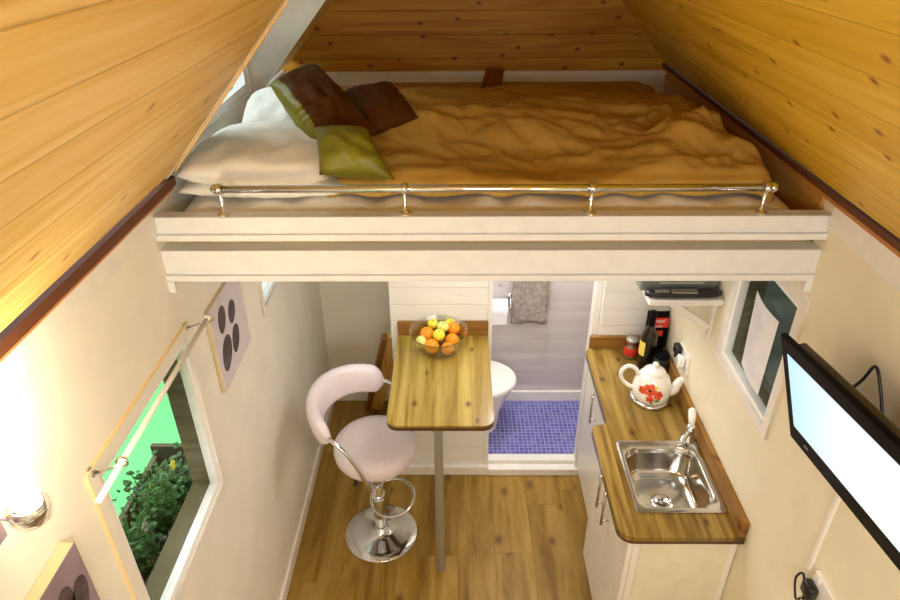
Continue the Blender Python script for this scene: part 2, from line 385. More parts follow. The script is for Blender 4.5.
# trims: edge strip up the cut end of the slope, stained rails on the wall tops
def strip(name, p0, p1, w, d, m):
    p0, p1 = Vector(p0), Vector(p1); u = (p1 - p0) / 2; nn = Vector((-sn, 0, cs))
    return struct(B().obox((p0 + p1) / 2, u, nn * w, Vector((0, d, 0))).out(name, m))
m_palewood = mat('pale_edge_wood', (.80, .50, .16), .4)
strip('trim_1', (XL + .066 * cs, D0 + .004, 2.153 + .066 * sn), (XL + .9 * cs, D0 + .004, 2.153 + .9 * sn), .006, .004, m_palewood)
strip('trim_2', (XL + .0 * cs, D1 - .012, 2.150), (XL + .6 * cs, D1 - .012, 2.150 + .6 * sn), .006, .006, m_white)
struct(B().box(XL, XL + .030, Y0, D0 - .004, ZT, ZT + .016).out('trim_3', m_trimwood))
struct(B().box(XR - .020, XR, Y0, YG, ZT, ZT + .016).out('trim_4', m_trimwood))
struct(B().box(XL - .03, XL + .043, Y0, D0 - .006, ZT + .0165, ZT + .042).out('trim_5', m_darkgap))
struct(B().box(XR - .029, XR + .03, Y0, YG, ZT + .0165, ZT + .034).out('trim_6', m_darkgap))
struct(B().box(XL, XL + .008, Y0, 1.640, ZT - .075, ZT).out('trim_7', m_white))
struct(B().box(XR - .008, XR, Y0, 1.640, ZT - .075, ZT).out('trim_8', m_white))
struct(B().box(XL, XR, YG - .014, YG, 2.06, 2.147).out('trim_9', m_white))
struct(B().box(.172, .700, 2.752, 2.80, 0, .05, .004).out('trim_10', m_white))        # bathroom step
struct(B().box(-.336, .172, 2.756, YP, 0, .065, .004).out('baseboard_partition', m_white))
struct(B().box(XL, XL + .016, Y0, YN, 0, .07, .004).out('baseboard_left', m_white))
struct(B().box(XL + .016, -.34, YN - .016, YN, 0, .07, .004).out('baseboard_far', m_white))
# door opening to the bathroom
struct(B().box(.150, .172, YP - .012, YP + .05, .05, 1.93, .002).out('trim_11', m_white))
struct(B().box(.672, .702, YP - .014, YP + .06, .0, 1.93, .003).out('trim_12', m_white))
# bathroom floor tray
struct(B().box(-.29, XR - .001, 2.80, 3.358, 0, .068).out('floor_bathroom', m_mosaic))
struct(B().box(.172, .70, 2.798, 2.850, .0, .078, .004).out('trim_13', m_white))
struct(B().box(-.29, XR - .001, 3.338, 3.359, .068, .145, .004).out('baseboard_bathroom', m_white))
# loft deck and the two front boards
loft = struct(B().box(XL, XR, 1.700, YN, 1.93, 1.99).out('trim_14', m_white))
def beam(z0, z1, gz, name, y1):
    b = B(); b.box(XL, XR, 1.645, y1, gz + .003, z1, .003); b.box(XL, XR, 1.640, y1, z0, gz - .003, .002); b.box(XL, XR, 1.651, y1, gz - .004, gz + .004)
    return struct(b.out(name, m_beam))
beam(1.910, 2.006, 1.932, 'trim_15', 1.70); beam(2.038, 2.108, 2.060, 'trim_16', 1.688)
struct(B().box(XL, XL + .02, 1.64, 1.655, 1.875, 1.91).box(XR - .02, XR, 1.64, 1.655, 1.875, 1.91).out('trim_17', m_beam))
struct(B().box(XL, XR, 1.70, 1.712, 1.99, 2.03).out('trim_18', mat('raw_deck_edge', (.50, .38, .20), .7)))

struct(B().box(XR - .010, XR - .0005, 1.700, YG - .002, 1.99, ZT - .001).out('loft_shade_board', wood('loft_wall_shade', (.60, .36, .10), (.52, .28, .06), (.40, .19, .03), (0, 1, 0), (0, 0, 1), .3, groove=0)))  # added board, its dark colour carries the shade on the loft wall
# ------------------------------------------------------------------ windows
m_edgegold = mat('pale_gold_edge', (.80, .62, .32), .5)  # pale gold strips on the casing's top and near edges
def window(name, y0, y1, z0, z1, x, side, fw_=.045, depth=.02, sash=.022):
    """side = -1: on the left wall, room towards +x"""
    e = bpy.data.objects.new(name, None); COL.objects.link(e); e.location = (x, (y0 + y1) / 2, z0); e['kind'] = 'structure'
    off = Vector(e.location); s = -side
    T = Matrix.Translation(-off)
    def P(nm, outer, hole, t, xc, m):
        return plate(nm, rect(*outer), [rect(*hole)], t, T @ YZ(xc), m, e)
    P('window_casing', (y0 - fw_ * .75, y1 + fw_ * .75, z0 - fw_ * .75, z1 + fw_ * .75), (y0, y1, z0, z1), .010, x + s * .005, m_white)
    P('window_frame', (y0 + .0005, y1 - .0005, z0 + .0005, z1 - .0005), (y0 + sash, y1 - sash, z0 + sash, z1 - sash), .028, x - s * .012, m_white2)
    if name == 'window_3':
        for a_ in ((y0 - .004, y1 + .008, z0 - .009, z0 - .0045), (y1 + .005, y1 + .008, z0 - .009, z1)):
            b = B(off).box(x, x + .006, *a_); b.out('casing_edge', m_upstand, e)
    if name == 'window_1':
        for a_ in ((y0 - fw_ * .75, y1 + fw_ * .75, z1 + fw_ * .75, z1 + fw_ * .75 + .0025), (y0 - fw_ * .75 - .002, y0 - fw_ * .75, z0 - fw_ * .75, z1 + fw_ * .75)):
            b = B(off).box(x, x + .0105, *a_); b.out('casing_edge', m_edgegold, e)
    b = B(off).box(x - s * .014 - .002, x - s * .014 + .002, y0 + sash, y1 - sash, z0 + sash, z1 - sash); b.out('window_glass', m_glass, e)
    return e
win1 = window('window_1', *w1, XL, -1)
T1 = Matrix.Translation(-win1.location)
plate('outer_reveal', rect(w1[0] - .03, w1[1] + .03, w1[2] - .03, w1[3] + .03), [rect(w1[0] + .015, w1[1] - .012, w1[2] + .012, w1[3] - .015)], .06, T1 @ YZ(XL - .062), m_outwood, win1)
window('window_2', *w2, XL, -1, .04)
window('window_3', *w3, XL, -1, .006, sash=.036)
win4 = window('window_4', *wr, XR, 1, .045, sash=.018)
plate('outer_reveal', rect(wr[0] - .03, wr[1] + .03, wr[2] - .03, wr[3] + .03), [rect(wr[0] + .014, wr[1] - .014, wr[2] + .014, wr[3] - .014)], .03, Matrix.Translation(-win4.location) @ YZ(XR + .078), m_outwood, win4)
plate('reveal_lining', rect(wr[0] + .0005, wr[1] - .0005, wr[2] + .0005, wr[3] - .0005), [rect(wr[0] + .014, wr[1] - .014, wr[2] + .014, wr[3] - .014)], .033, Matrix.Translation(-win4.location) @ YZ(XR + .044), m_outwood, win4)

# ------------------------------------------------------------------ outside
struct(plate('ground', rect(-.89, 6, -3, 7), [], .05, XY(-.1), m_out))
struct(plate('ground_green', rect(-6, -.89, -3, 7), [], .05, XY(-.1), m_green))
struct(B().box(-3.3, -3.25, -2, 6, -.075, 3.2).out('wall_outside_left', m_out))
struct(B().box(-6, 6, 7, 7.05, -.075, 3.6).out('wall_outside_far', m_out))
struct(B().box(2.9, 2.95, -2, 6, -.1, 3.4).out('wall_outside_right', m_out))

# ------------------------------------------------------------------ loft bed
def fbm(x, y, s, z=0): return noise.noise(Vector((x * s, y * s, z)))
MX0, MX1, MY0, MY1 = -.79, .950, 1.725, 3.23
mt = root('mattress', (.07, 2.45, 1.99), 'white mattress with a fitted sheet lying across the loft deck behind the chrome rail', 'mattress')
b = B(mt.location); rings = []; NM = 260
def med(x, y, z):       # fitted sheet gathers, strongest along the front edge
    return .015 * math.sin(x * 31 + z * 60 + 4 * fbm(x, z, 6, 2)) + .018 * fbm(x, z * 4, 11, 6)
for (ins, z) in ((.0, 1.992), (.0, 2.03), (-.004, 2.06), (.0, 2.085), (.008, 2.094), (.024, 2.100), (.06, 2.102)):
    P = []
    for x, y in rrect(MX0 + ins, MX1 - ins, MY0 + ins, MY1 - ins, .05, 6):
        P.append((x, y, z))
    # resample the outline finely
    Q = []; L = [math.dist(P[k][:2], P[(k + 1) % len(P)][:2]) for k in range(len(P))]; T = sum(L)
    k = 0; acc = 0
    for m_ in range(NM):
        d = T * m_ / NM
        while acc + L[k] < d: acc += L[k]; k += 1
        f = (d - acc) / L[k]; p, r_ = P[k], P[(k + 1) % len(P)]; x, y = p[0] + (r_[0] - p[0]) * f, p[1] + (r_[1] - p[1]) * f
        e = med(x, y, z) if y < MY0 + .2 else 0
        Q.append((x, y + e * .8 + (.006 if e else 0), z + e * .45))
    rings.append(Q)
b.loft(rings); o = b.out('fitted_sheet', m_sheet, mt, auto=60)
def duvet():
    x0, x1, y0, y1 = -.38, .900, 1.765, 3.20; nx, ny = 150, 140
    off = Vector((.25, 2.4, 2.1)); b = B(off); V = []
    for j in range(ny + 1):
        row = []
        for i in range(nx + 1):
            u, v = i / nx, j / ny; x = x0 + (x1 - x0) * u; y = y0 + (y1 - y0) * v
            # long diagonal folds warped by noise
            w = fbm(x, y, 1.6, 3) * 1.1
            f = math.sin((x * 3.2 - y * 6.5) + w * 5) * .5 + .5
            g = math.sin((x * 9 + y * 12) + fbm(x, y, 3, 9) * 6) * .5 + .5
            z = .050 + .045 * f ** 1.5 + .014 * g ** 2 + .05 * fbm(x, y, 2.2, 1) + .030 * abs(fbm(x + .3 * y, y * 1.6, 6, 5)) + .012 * (1 - abs(fbm(x, y * 1.8 + x, 9, 15)) * 2) ** 2 + .006 * fbm(x, y, 22, 8) + .030 * (1 - abs(fbm(x * .8 + y * .3, y * 1.5 - x * .4, 3.6, 12)) * 2.2) ** 3 * (.5 + .5 * fbm(x, y, 1.3, 7))
            # taper down to the gable, to the right edge and to the front
            z *= (1 - max(0, (v - .45) / .55) ** 1.0 * .97) * (.35 + .65 * min(1, max(0, v - .02) / .24 + max(0, u - .6) * 1.2))
            er = (x1 - x) / .07; z_e = 1 - max(0, 1 - er) ** 2.2
            ef = (y - y0) / .055; z_f = 1 - max(0, 1 - ef) ** 2.2
            el = (x - x0) / .05; z_l = 1 - max(0, 1 - el) ** 2
            z = 2.124 - .012 * min(1, max(0, (v - .55) / .3)) + z * min(z_e, z_l) - (1 - z_f) * (z + .006) - (1 - z_e) * .03
            yy = y + (1 - z_f) * (.012 * math.sin(x * 34 + 5 * fbm(x, 1, 4)) + .01)
            xx = x + .03 * fbm(y, 2, 5) * u ** 4 + (.022 if v < .18 else 0) * u ** 3
            row.append((xx, yy, z))
        V.append(b.verts(row))
    for j in range(ny):
        for i in range(nx): b.face([V[j][i], V[j][i + 1], V[j + 1][i + 1], V[j + 1][i]])
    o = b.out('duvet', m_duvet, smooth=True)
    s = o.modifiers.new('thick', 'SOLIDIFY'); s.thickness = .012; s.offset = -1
    return tag(o, 'rumpled white duvet with warm light painted golden into it, spread over the loft bed, its folds running towards the gable', 'duvet')
duvet()
def pillow(name, c, t, m, label, cat, group=None, n=22, puff=.5, wr=.006, seed=0, pinch=.10, pleat=None, rd=0):
    """c: four world corners in order; t: half thickness"""
    C = [Vector(p) for p in c]; cen = sum(C, Vector()) / 4
    nrm = ((C[2] - C[0]).cross(C[3] - C[1])).normalized()
    b = B(cen); G = {}
    for sd in (1, -1):
        for i in range(n + 1):
            for j in range(n + 1):
                u, v = i / n, j / n; a, e = 2 * u - 1, 2 * v - 1
                # sides bow inward between the corners
                aa, ee = a, e
                a, e = a * math.sqrt(1 - rd * e * e / 2), e * math.sqrt(1 - rd * a * a / 2)
                uu = .5 + .5 * a * (1 - pinch * (1 - e * e) * abs(a)); vv = .5 + .5 * e * (1 - pinch * (1 - a * a) * abs(e))
                p = C[0] * (1 - uu) * (1 - vv) + C[1] * uu * (1 - vv) + C[2] * uu * vv + C[3] * (1 - uu) * vv
                a, e = aa, ee
                h = (max(0, 1 - a * a) * max(0, 1 - e * e)) ** puff
                k = t * h
                k += wr * h * noise.noise(Vector((u * 6, v * 6, seed + sd))) * 2 + wr * .6 * h * noise.noise(Vector((u * 16, v * 5, seed + 4)))
                if pleat and pleat[0] < u < pleat[1]: k += .0035 * math.sin((u - pleat[0]) * 2 * math.pi / .032)
                edge = i in (0, n) or j in (0, n)
                if edge and sd == -1: G[sd, i, j] = G[1, i, j]; continue
                G[sd, i, j] = b.verts([p + nrm * k * sd])[0]
        for i in range(n):
            for j in range(n): b.face([G[sd, i, j], G[sd, i + 1, j], G[sd, i + 1, j + 1], G[sd, i, j + 1]])
    o = b.out(name, m, smooth=True)
    return tag(o, label, cat, group)
def at(px, py, y): d = ray(px, py); return Vector((0, 0, CH)) + d * (y / d.y)
def atz(px, py, z): d = ray(px, py); return Vector((0, 0, CH)) + d * ((z - CH) / d.z)
pillow('pillow', [(-.825, 1.735, 2.135), (-.30, 1.735, 2.135), (-.31, 2.08, 2.14), (-.77, 2.10, 2.14)], .026, m_sheet,
       'white bed pillow lying lowest in the front corner of the loft, squashed under another pillow', 'pillow', 'white bed pillows', seed=2, pinch=.02, rd=.42, puff=.3)
pillow('pillow', [(-.815, 1.725, 2.185), (-.335, 1.73, 2.180), (-.34, 2.08, 2.215), (-.75, 2.14, 2.215)], .060, m_sheet,
       'plump white bed pillow on top at the front corner of the loft by the rail', 'pillow', 'white bed pillows', seed=5, pinch=.03, rd=.42, puff=.36)
pillow('pillow', [(-.74, 2.16, 2.19), (-.44, 2.12, 2.19), (-.42, 2.46, 2.23), (-.76, 2.50, 2.24)], .060, m_sheet,
       'white bed pillow farther back beneath the dormer window', 'pillow', 'white bed pillows', seed=8, pinch=.03, rd=.42, puff=.36)
ck1 = pillow('cushion', [at(268, 84, 2.10), at(314, 150, 1.88), at(380, 134, 1.97), at(314, 62, 2.28)], .06, m_silk_b,
       'large brown and olive satin cushion with stitched pleats, standing highest on the loft pillows', 'cushion', 'satin cushions', n=44, seed=11, pleat=(.50, .78), pinch=.03, puff=.45, rd=.12)
ck1.data.materials.append(m_silk_g)
for p in ck1.data.polygons:
    q = p.index % (44 * 44); i, j = q // 44, q % 44
    if j < 6: p.material_index = 1
pillow('cushion', [at(338, 92, 2.22), at(362, 138, 2.02), at(420, 118, 2.12), at(392, 82, 2.34)], .045, m_silk_b,
       'plain dark brown satin cushion lying on the duvet behind the pleated one', 'cushion', 'satin cushions', seed=14, pinch=.03, puff=.45, rd=.12)
ck3 = pillow('cushion', [at(313, 126, 1.87), at(318, 176, 1.745), at(397, 181, 1.735), at(367, 126, 1.88)], .058, m_silk_g,
       'small olive green satin cushion nearest the rail, propped against the other cushions', 'cushion', 'satin cushions', seed=17, pinch=.09, puff=.5, rd=.12)
bk = root('wooden_bracket', at(490, 97, 2.86), 'small red-brown wooden bracket block standing at the far edge of the duvet', 'bracket')
b = B(bk.location); p = [at(478, 97, 2.86), at(500, 99, 2.86), at(504, 71, 3.10), at(487, 71, 3.10)]
q = [v + Vector((0, .05, .0)) for v in p]; b.loft([p, q]); b.out('upright_block', mat('red_brown_wood', (.20, .05, .015), .5), bk)
b = B(bk.location); p = [at(489, 89, 2.85), at(510, 88, 2.85), at(508, 96, 2.84), at(499, 99.5, 2.84)]
q = [v + Vector((0, .05, -.005)) for v in p]; b.loft([p, q]); b.out('foot_block', mat('red_wood', (.27, .06, .02), .5), bk)

# chrome guard rail
gr = root('guard_rail', (.09, 1.664, 2.108), 'polished chrome guard rail on four short posts along the loft edge', 'rail')
b = B(gr.location); b.tube([(-.648, 1.664, 2.182), (.836, 1.664, 2.182)], .0105, 16)
b.ball((-.650, 1.664, 2.182), .014); b.ball((.838, 1.664, 2.182), .014); b.out('rail_tube', m_chrome, gr, smooth=True)
for x in (-.640, -.142, .360, .822):
    b = B(gr.location); b.lathe((x, 1.666, 2.108), [(0, 0), (.018, 0), (.018, .003), (.011, .007), (.0055, .012), (.0045, .06), (.0045, .066)], 20)
    b.lathe((x - .008, 1.664, 2.182), [(.0105, 0), (.0155, 0), (.0155, .016), (.0105, .016)], 20, (1, 0, 0)); b.out('rail_post', m_chrome, gr, smooth=True)

# ------------------------------------------------------------------ wall lamp
def wall_lamp(x, y, z, s, label):
    L = root('wall_lamp', (x, y, z), label, 'lamp')
    b = B(L.location); b.lathe((x, y, z - .01), [(0, 0), (.045, 0), (.045, .008), (.03, .016), (0, .018)], 24, (s, 0, 0)); b.out('wall_plate', m_chrome, L, smooth=True)
    xc = x + s * .10
    b = B(L.location); b.tube([(x + s * .01, y, z - .03), (x + s * .05, y, z - .045), (xc, y, z - .045)], .006); b.ball((xc + s * .006, y, z - .052), .010); b.out('arm', m_chrome, L, smooth=True)
    b = B(L.location); b.lathe((xc, y, z - .045), [(0, 0), (.022, 0), (.026, .012), (.027, .032), (.024, .034), (.022, .010), (0, .006)], 24); b.out('socket_cup', m_steel, L, smooth=True)
    b = B(L.location); b.lathe((xc, y, z - .048), [(.024, 0), (.031, .004), (.035, .018), (.035, .030), (.033, .030), (.032, .018), (.028, .006)], 28); b.out('glass_gallery', m_bowl, L, smooth=True)
    b = B(L.location); b.lathe((xc, y, z - .01), [(0, 0), (.022, .004), (.027, .02), (.027, .15), (.020, .166), (0, .172)], 24); b.out('glowing_tube', m_bulb, L, smooth=True)
wall_lamp(XL, .775, 1.975, 1, 'lit wall lamp with glowing upright tube on the left wall beside the window')

# ------------------------------------------------------------------ canvas pictures
def canvas(y0, y1, z0, z1, label, mface, pebbles, x=XL, t=.030):
    c = root('canvas_picture', (x, (y0 + y1) / 2, z0), label, 'picture')
    b = B(c.location); b.box(x + .001, x + t, y0, y1, z0, z1, .001); b.out('canvas_frame', m_canvas_edge, c)
    b = B(c.location); b.box(x + t, x + t + .0015, y0, y1, z0, z1); b.out('printed_face', mface, c)
    for (cy, cz, ra, rb, ang) in pebbles:
        if t < .02: cy += .020; cz -= .018
        b = B(c.location); P = []
        ca, sa = math.cos(ang), math.sin(ang)
        for k in range(28):
            th = 2 * math.pi * k / 28; e, f = ra * math.cos(th), rb * math.sin(th) * (1 + .12 * math.cos(th))
            P.append((x + t + .0021, cy + e * ca - f * sa, cz + e * sa + f * ca))
        b.loft([[(x + t + .0012, p[1], p[2]) for p in P], P])
        b.out('pebble_print', m_pebble, c)
canvas(1.821, 2.153, 1.360, 1.692, 'pale square canvas print of four dark pebbles on the left wall past the window', m_lilac,
       [(1.897, 1.623, .050, .036, math.radians(68)), (1.995, 1.596, .044, .036, math.radians(60)), (1.884, 1.492, .066, .047, math.radians(58)), (1.984, 1.488, .054, .038, math.radians(62))], t=.014)
canvas(.52, .915, 1.30, 1.695, 'purple-grey canvas print below the wall lamp, only its corner in view', m_purple, [(.872, 1.575, .05, .028, math.radians(75)), (.828, 1.60, .05, .028, math.radians(80))])
canvas(.45, .785, 1.875, 2.05, 'dark grey canvas corner behind the wall lamp at the left edge', m_purple, [])

# ------------------------------------------------------------------ curtain rod
cr = root('curtain_rod', (XL, 1.36, 1.72), 'thin white curtain rod on two wall brackets above the left window', 'curtain rod')
b = B(cr.location); b.tube([(-.75, .955, 1.768), (-.75, 1.655, 1.775)], .0070, 14); b.ball((-.75, 1.660, 1.775), .011); b.out('rod', m_white, cr, smooth=True)
for y in (1.070, 1.668):
    z = 1.735
    b = B(cr.location); b.lathe((XL, y, z), [(0, 0), (.016, 0), (.016, .006), (.006, .012)], 18, (1, 0, 0))
    b.tube([(XL + .01, y, z), (-.79, y, z + .012), (-.762, y, z + .026)], .0035, 10)
    b.tube([(-.75 + .013 * math.cos(t), y, 1.770 + .013 * math.sin(t)) for t in [k * math.pi / 6 for k in range(12)]], .003, 8, closed=True)
    b.out('rod_bracket', m_steel, cr, smooth=True)

# ------------------------------------------------------------------ window box and plants outside
wb = root('window_box', (-1.05, 1.45, .80), 'weathered wooden window box outside the left window', 'planter')
for nm, a in (('side_board', (-.965, -.945, 1.10, 1.90, .78, 1.00)), ('side_board', (-1.20, -1.18, 1.10, 1.90, .78, .985)),
              ('end_board', (-1.20, -.945, 1.90, 1.92, .78, 1.03)), ('end_board', (-1.20, -.945, 1.08, 1.10, .78, 1.0)), ('base_board', (-1.20, -.945, 1.10, 1.90, .76, .78))):
    b = B(wb.location); b.box(*a, .002); b.out(nm, m_outwood, wb)
def plant(x, y, z, r, h, n, label, pot_m, fl=None, seed=0, lm=None):
    rnd = random.Random(seed)
    P = root('potted_plant', (x, y, z), label, 'plant', 'plants in the window box')
    b = B(P.location); b.lathe((x, y, z), [(0, 0), (.05, 0), (.068, .10), (.074, .10), (.074, .118), (.066, .118), (.062, .10), (0, .10)], 24); b.out('pot', pot_m, P, smooth=True)
    b = B(P.location); tips = []
    for k in range(n // 9):
        a = rnd.uniform(0, 6.28); rr = rnd.uniform(.2, 1) * r; hh = rnd.uniform(.35, 1) * h
        t = Vector((x + rr * math.cos(a) * .8, y + rr * math.sin(a), z + .10 + hh)); tips.append(t)
        b.tube([(x, y, z + .10), Vector((x, y, z + .10)).lerp(t, .5) + Vector((0, 0, .02)), t], .0016, 5)
    b.out('stem', m_leaf2, P)
    b = B(P.location)
    for k in range(n):
        t = tips[k % len(tips)]; q = rnd.uniform(.35, 1.05); c = Vector((x, y, z + .10)).lerp(t, q) + Vector([rnd.gauss(0, .018) for _ in range(3)])
        d = Vector([rnd.gauss(0, 1) for _ in range(3)]); d.z = abs(d.z) * .4; d.normalize(); w = d.orthogonal().normalized(); w = Matrix.Rotation(rnd.uniform(-.6, .6), 3, d) @ d.cross(Vector((0, 0, 1)) if abs(d.z) < .9 else w).normalized()
        L = rnd.uniform(.014, .028); up = d.cross(w).normalized() * L * .18
        b.face(b.verts([c, c + d * L * .35 + w * L * .42 + up, c + d * L * .8 + w * L * .34, c + d * L * 1.1, c + d * L * .5]))
        b.face(b.verts([c, c + d * L * .5, c + d * L * 1.1, c + d * L * .8 - w * L * .34, c + d * L * .35 - w * L * .42 + up]))
    lf = b.out('foliage', lm or m_leaf, P)
    for (dx, dy, dz, fm) in fl or []:
        b = B(P.location); c = Vector((x + dx, y + dy, z + dz))
        for k in range(5):
            a = k * 1.2566; d = Vector((.5, math.cos(a), math.sin(a) + .2)).normalized() * .013
            b.ball(c + d, .009, 8, (.5, 1, 1))
        b.out('flower', fm, P)
plant(-1.06, 1.78, .79, .08, .16, 240, 'leafy plant in a dark pot at the far end of the window box', m_black, [], 3)
plant(-1.05, 1.60, .79, .10, .31, 560, 'tall bushy plant with yellow flowers in the middle of the window box', m_black, [(.0, .0, .34, m_flower), (.02, .12, .32, m_flower), (.09, .03, .17, m_flowerw)], 5)
plant(-1.05, 1.40, .79, .13, .32, 620, 'trailing green plant in a terracotta pot at the near end of the window box', m_terra, [(.02, .06, .30, m_flowerw), (.0, -.02, .27, m_flowerw)], 9)

# ------------------------------------------------------------------ breakfast bar
TZ = .97; tx0, tx1, ty0 = -.302, .154, 2.088
tb = root('bar_table', (-.075, 2.45, 0), 'narrow pine breakfast bar with rounded front corners on one grey leg, against the partition', 'table')
Tt = Matrix.Translation(-tb.location)
pl = rrect(tx0, tx1, ty0, YP, .05, 8, (1, 1, 0, 0))
plate('tabletop', pl, [], .010, Tt @ XY(TZ - .005), m_table, tb)
plate('dark_edge', [(x * .999 - .0001, y) for x, y in pl], [], .018, Tt @ XY(TZ - .0195), m_edge, tb)['label'] = 'dark stained lower edge of the tabletop'
b = B(tb.location); b.box(tx0, tx1, YP - .020, YP, TZ, TZ + .078, .002); b.out('upstand', m_upstand, tb)
b = B(tb.location); b.tube([(-.084, 2.130, .004), (-.084, 2.130, TZ - .03)], .020, 24); b.lathe((-.084, 2.130, 0), [(0, 0), (.021, 0), (.021, .012), (0, .013)], 24)
b.lathe((-.084, 2.130, TZ - .036), [(0, 0), (.045, 0), (.045, .007), (0, .007)], 24); b.out('leg', m_grey, tb, auto=40)

# fruit bowl
bx, by = -.092, 2.638
fb = root('fruit_bowl', (bx, by, TZ), 'clear glass fruit bowl on the breakfast bar holding oranges and lemons', 'bowl')
b = B(fb.location); b.lathe((bx, by, TZ + .0005), [(0, 0), (.086, 0), (.092, .004), (.101, .03), (.120, .075), (.138, .112), (.1405, .1135), (.1365, .1125), (.117, .077), (.098, .033), (.088, .009), (0, .007)], 56)
b.out('glass_bowl', m_bowl, fb, smooth=True)
def fruit(kind, x, y, z, r, m, label, sc=(1, 1, 1)):
    y += .018
    f = root(kind, (x, y, z), label, kind, kind + 's in the glass bowl')
    b = B(f.location); b.ball((x, y, z), r, 24, sc); b.out('peel', m, f, smooth=True)
    b = B(f.location); b.lathe((x + .003, y - r * .35, z + r * .90), [(0, .0025), (.003, .002), (.0035, -.001)], 8); b.out('stem_scar', m_leaf2, f)
O3 = 'orange'
zb = TZ + .014
fruit(O3, -.125, 2.578, zb + .036, .036, m_orange, 'orange at the front of the bowl below the pale lemon')
fruit(O3, -.048, 2.566, zb + .031, .031, m_orange, 'deep orange fruit low at the front right of the bowl')
fruit(O3, -.150, 2.658, zb + .052, .036, m_orange, 'orange on the left side of the bowl between two yellow lemons')
fruit(O3, -.028, 2.632, zb + .034, .034, m_orange, 'orange low on the right side of the bowl seen through glass')
fruit(O3, -.020, 2.690, zb + .066, .032, m_orange, 'orange showing its stem scar on the right of the bowl')
fruit(O3, -.095, 2.668, zb + .031, .031, m_orange, 'orange buried in the middle of the bowl under the lemons')
fruit('lemon', -.176, 2.592, zb + .050, .029, m_lime, 'pale lemon at the far left of the bowl', (.95, .95, 1.15))
fruit('lemon', -.090, 2.607, zb + .082, .0295, m_lemon, 'yellow lemon at the centre front on top of the oranges', (1, .95, .95))
fruit('lemon', -.072, 2.668, zb + .088, .0295, m_lime, 'greenish pale lemon on top in the middle of the bowl', (1, .95, .95))
fruit('lemon', -.122, 2.715, zb + .075, .027, m_lemon, 'bright lemon at the back left of the bowl', (1, .95, .95))
fruit('lemon', -.038, 2.728, zb + .066, .029, m_lemon, 'bright lemon at the back right of the bowl', (1, .95, .95))

# ------------------------------------------------------------------ bar stool
sx, sy = -.402, 2.345
st = root('bar_stool', (sx, sy, 0), 'chrome bar stool with pale pink-white padded seat and curved backrest beside the breakfast bar', 'stool')
SB = Vector((sx - .015, sy - .005, 0)); SC = Vector((sx + .004, sy + .012, 0))
b = B(st.location); b.lathe((sx, sy, 0), [(0, .001), (.187, .001), (.190, .006), (.186, .011), (.14, .017), (.08, .026), (.045, .036), (.034, .050), (.030, .060), (0, .06)], 64); b.out('base', m_chrome, st, smooth=True)
b = B(st.location); b.lathe((sx, sy, .05), [(0, 0), (.029, 0), (.029, .30), (.026, .305), (.019, .306), (.019, .50), (0, .50)], 32); b.out('column', m_chrome, st, auto=40)
b = B(st.location)
fr = []
for k in range(40):
    t = 2 * math.pi * k / 40; p = Vector((.115 * math.cos(t) + .090, .095 * math.sin(t), 0))
    p = Matrix.Rotation(math.radians(-14), 3, 'Y') @ Matrix.Rotation(math.radians(30), 3, 'X') @ p
    p = Matrix.Rotation(math.radians(-12), 3, 'Z') @ p
    fr.append(Vector((sx - .010, sy - .012, .275)) + p)
b.tube(fr, .0075, 12, closed=True); b.lathe((sx, sy, .265), [(.029, 0), (.034, 0), (.034, .035), (.029, .035)], 32); b.out('footrest', m_chrome, st, smooth=True)
b = B(st.location); b.tube([(sx - .02, sy - .01, .53), (sx - .06, sy - .05, .50), (sx - .085, sy - .065, .455)], .005, 10); b.out('lever', m_chrome, st, smooth=True)
b = B(st.location); b.tube([(sx - .085, sy - .065, .460), (sx - .097, sy - .073, .425)], .009, 10); b.out('lever_grip', m_black, st, smooth=True)
b = B(st.location); b.lathe((SC.x, SC.y, .545), [(0, 0), (.15, 0), (.182, .004), (.194, .022), (.198, .05), (.195, .076), (.182, .094), (.145, .103), (.08, .106), (0, .107)], 64); b.out('seat', m_leather, st, smooth=True)
b = B(st.location); b.lathe((SC.x, SC.y, .525), [(0, 0), (.10, 0), (.11, .02), (0, .021)], 32); b.out('seat_plate', m_black, st, auto=40)
# padded back: section swept round 190 degrees, thinning at the ends
R0 = .235; rings = []; NA = 44
for k in range(NA + 1):
    f = k / NA; a = math.radians(76 + f * 156); e = abs(2 * f - 1)
    tp = (1 - max(0, (e - .80) / .20) ** 2.4 * .88)
    hz = .078 * (1 - .15 * e) * tp; hr = .033 * tp
    zc = .865 - .035 * e ** 2; ring = []
    for q in range(20):
        t = 2 * math.pi * q / 20; cx = math.copysign(abs(math.cos(t)) ** .75, math.cos(t)); cz = math.copysign(abs(math.sin(t)) ** .75, math.sin(t))
        rr = R0 + hr * cx + .16 * hz * cz; ring.append((SB.x + rr * math.cos(a), SB.y + rr * math.sin(a), zc + hz * cz))
    rings.append(ring)
b = B(st.location); b.loft(rings); b.out('backrest', m_leather, st, smooth=True)
for a0, sg, ks_ in ((78, -1, 1), (230, 1, .82)):
    pts = []
    for (da, r, z) in ((-12, .235, .845), (0, .236, .835), (14, .236, .82), (28, .232, .775), (40, .228, .70), (48, .226, .63), (52, .215, .57), (54, .18, .535), (55, .10, .53)):
        a = math.radians(a0 + sg * da * ks_); pts.append((SB.x + r * math.cos(a), SB.y + r * math.sin(a), z))
    # smooth
    P2 = []
    for i in range(len(pts) - 1):
        p0, p1, p2, p3 = [Vector(pts[max(0, min(len(pts) - 1, i + d))]) for d in (-1, 0, 1, 2)]
        for s_ in range(4):
            t = s_ / 4; P2.append(.5 * ((2 * p1) + (p2 - p0) * t + (2 * p0 - 5 * p1 + 4 * p2 - p3) * t * t + (3 * p1 - p0 - 3 * p2 + p3) * t ** 3))
    P2.append(Vector(pts[-1]))
    b = B(st.location); b.tube(P2, .0095, 12); b.out('arm', m_chrome, st, smooth=True)

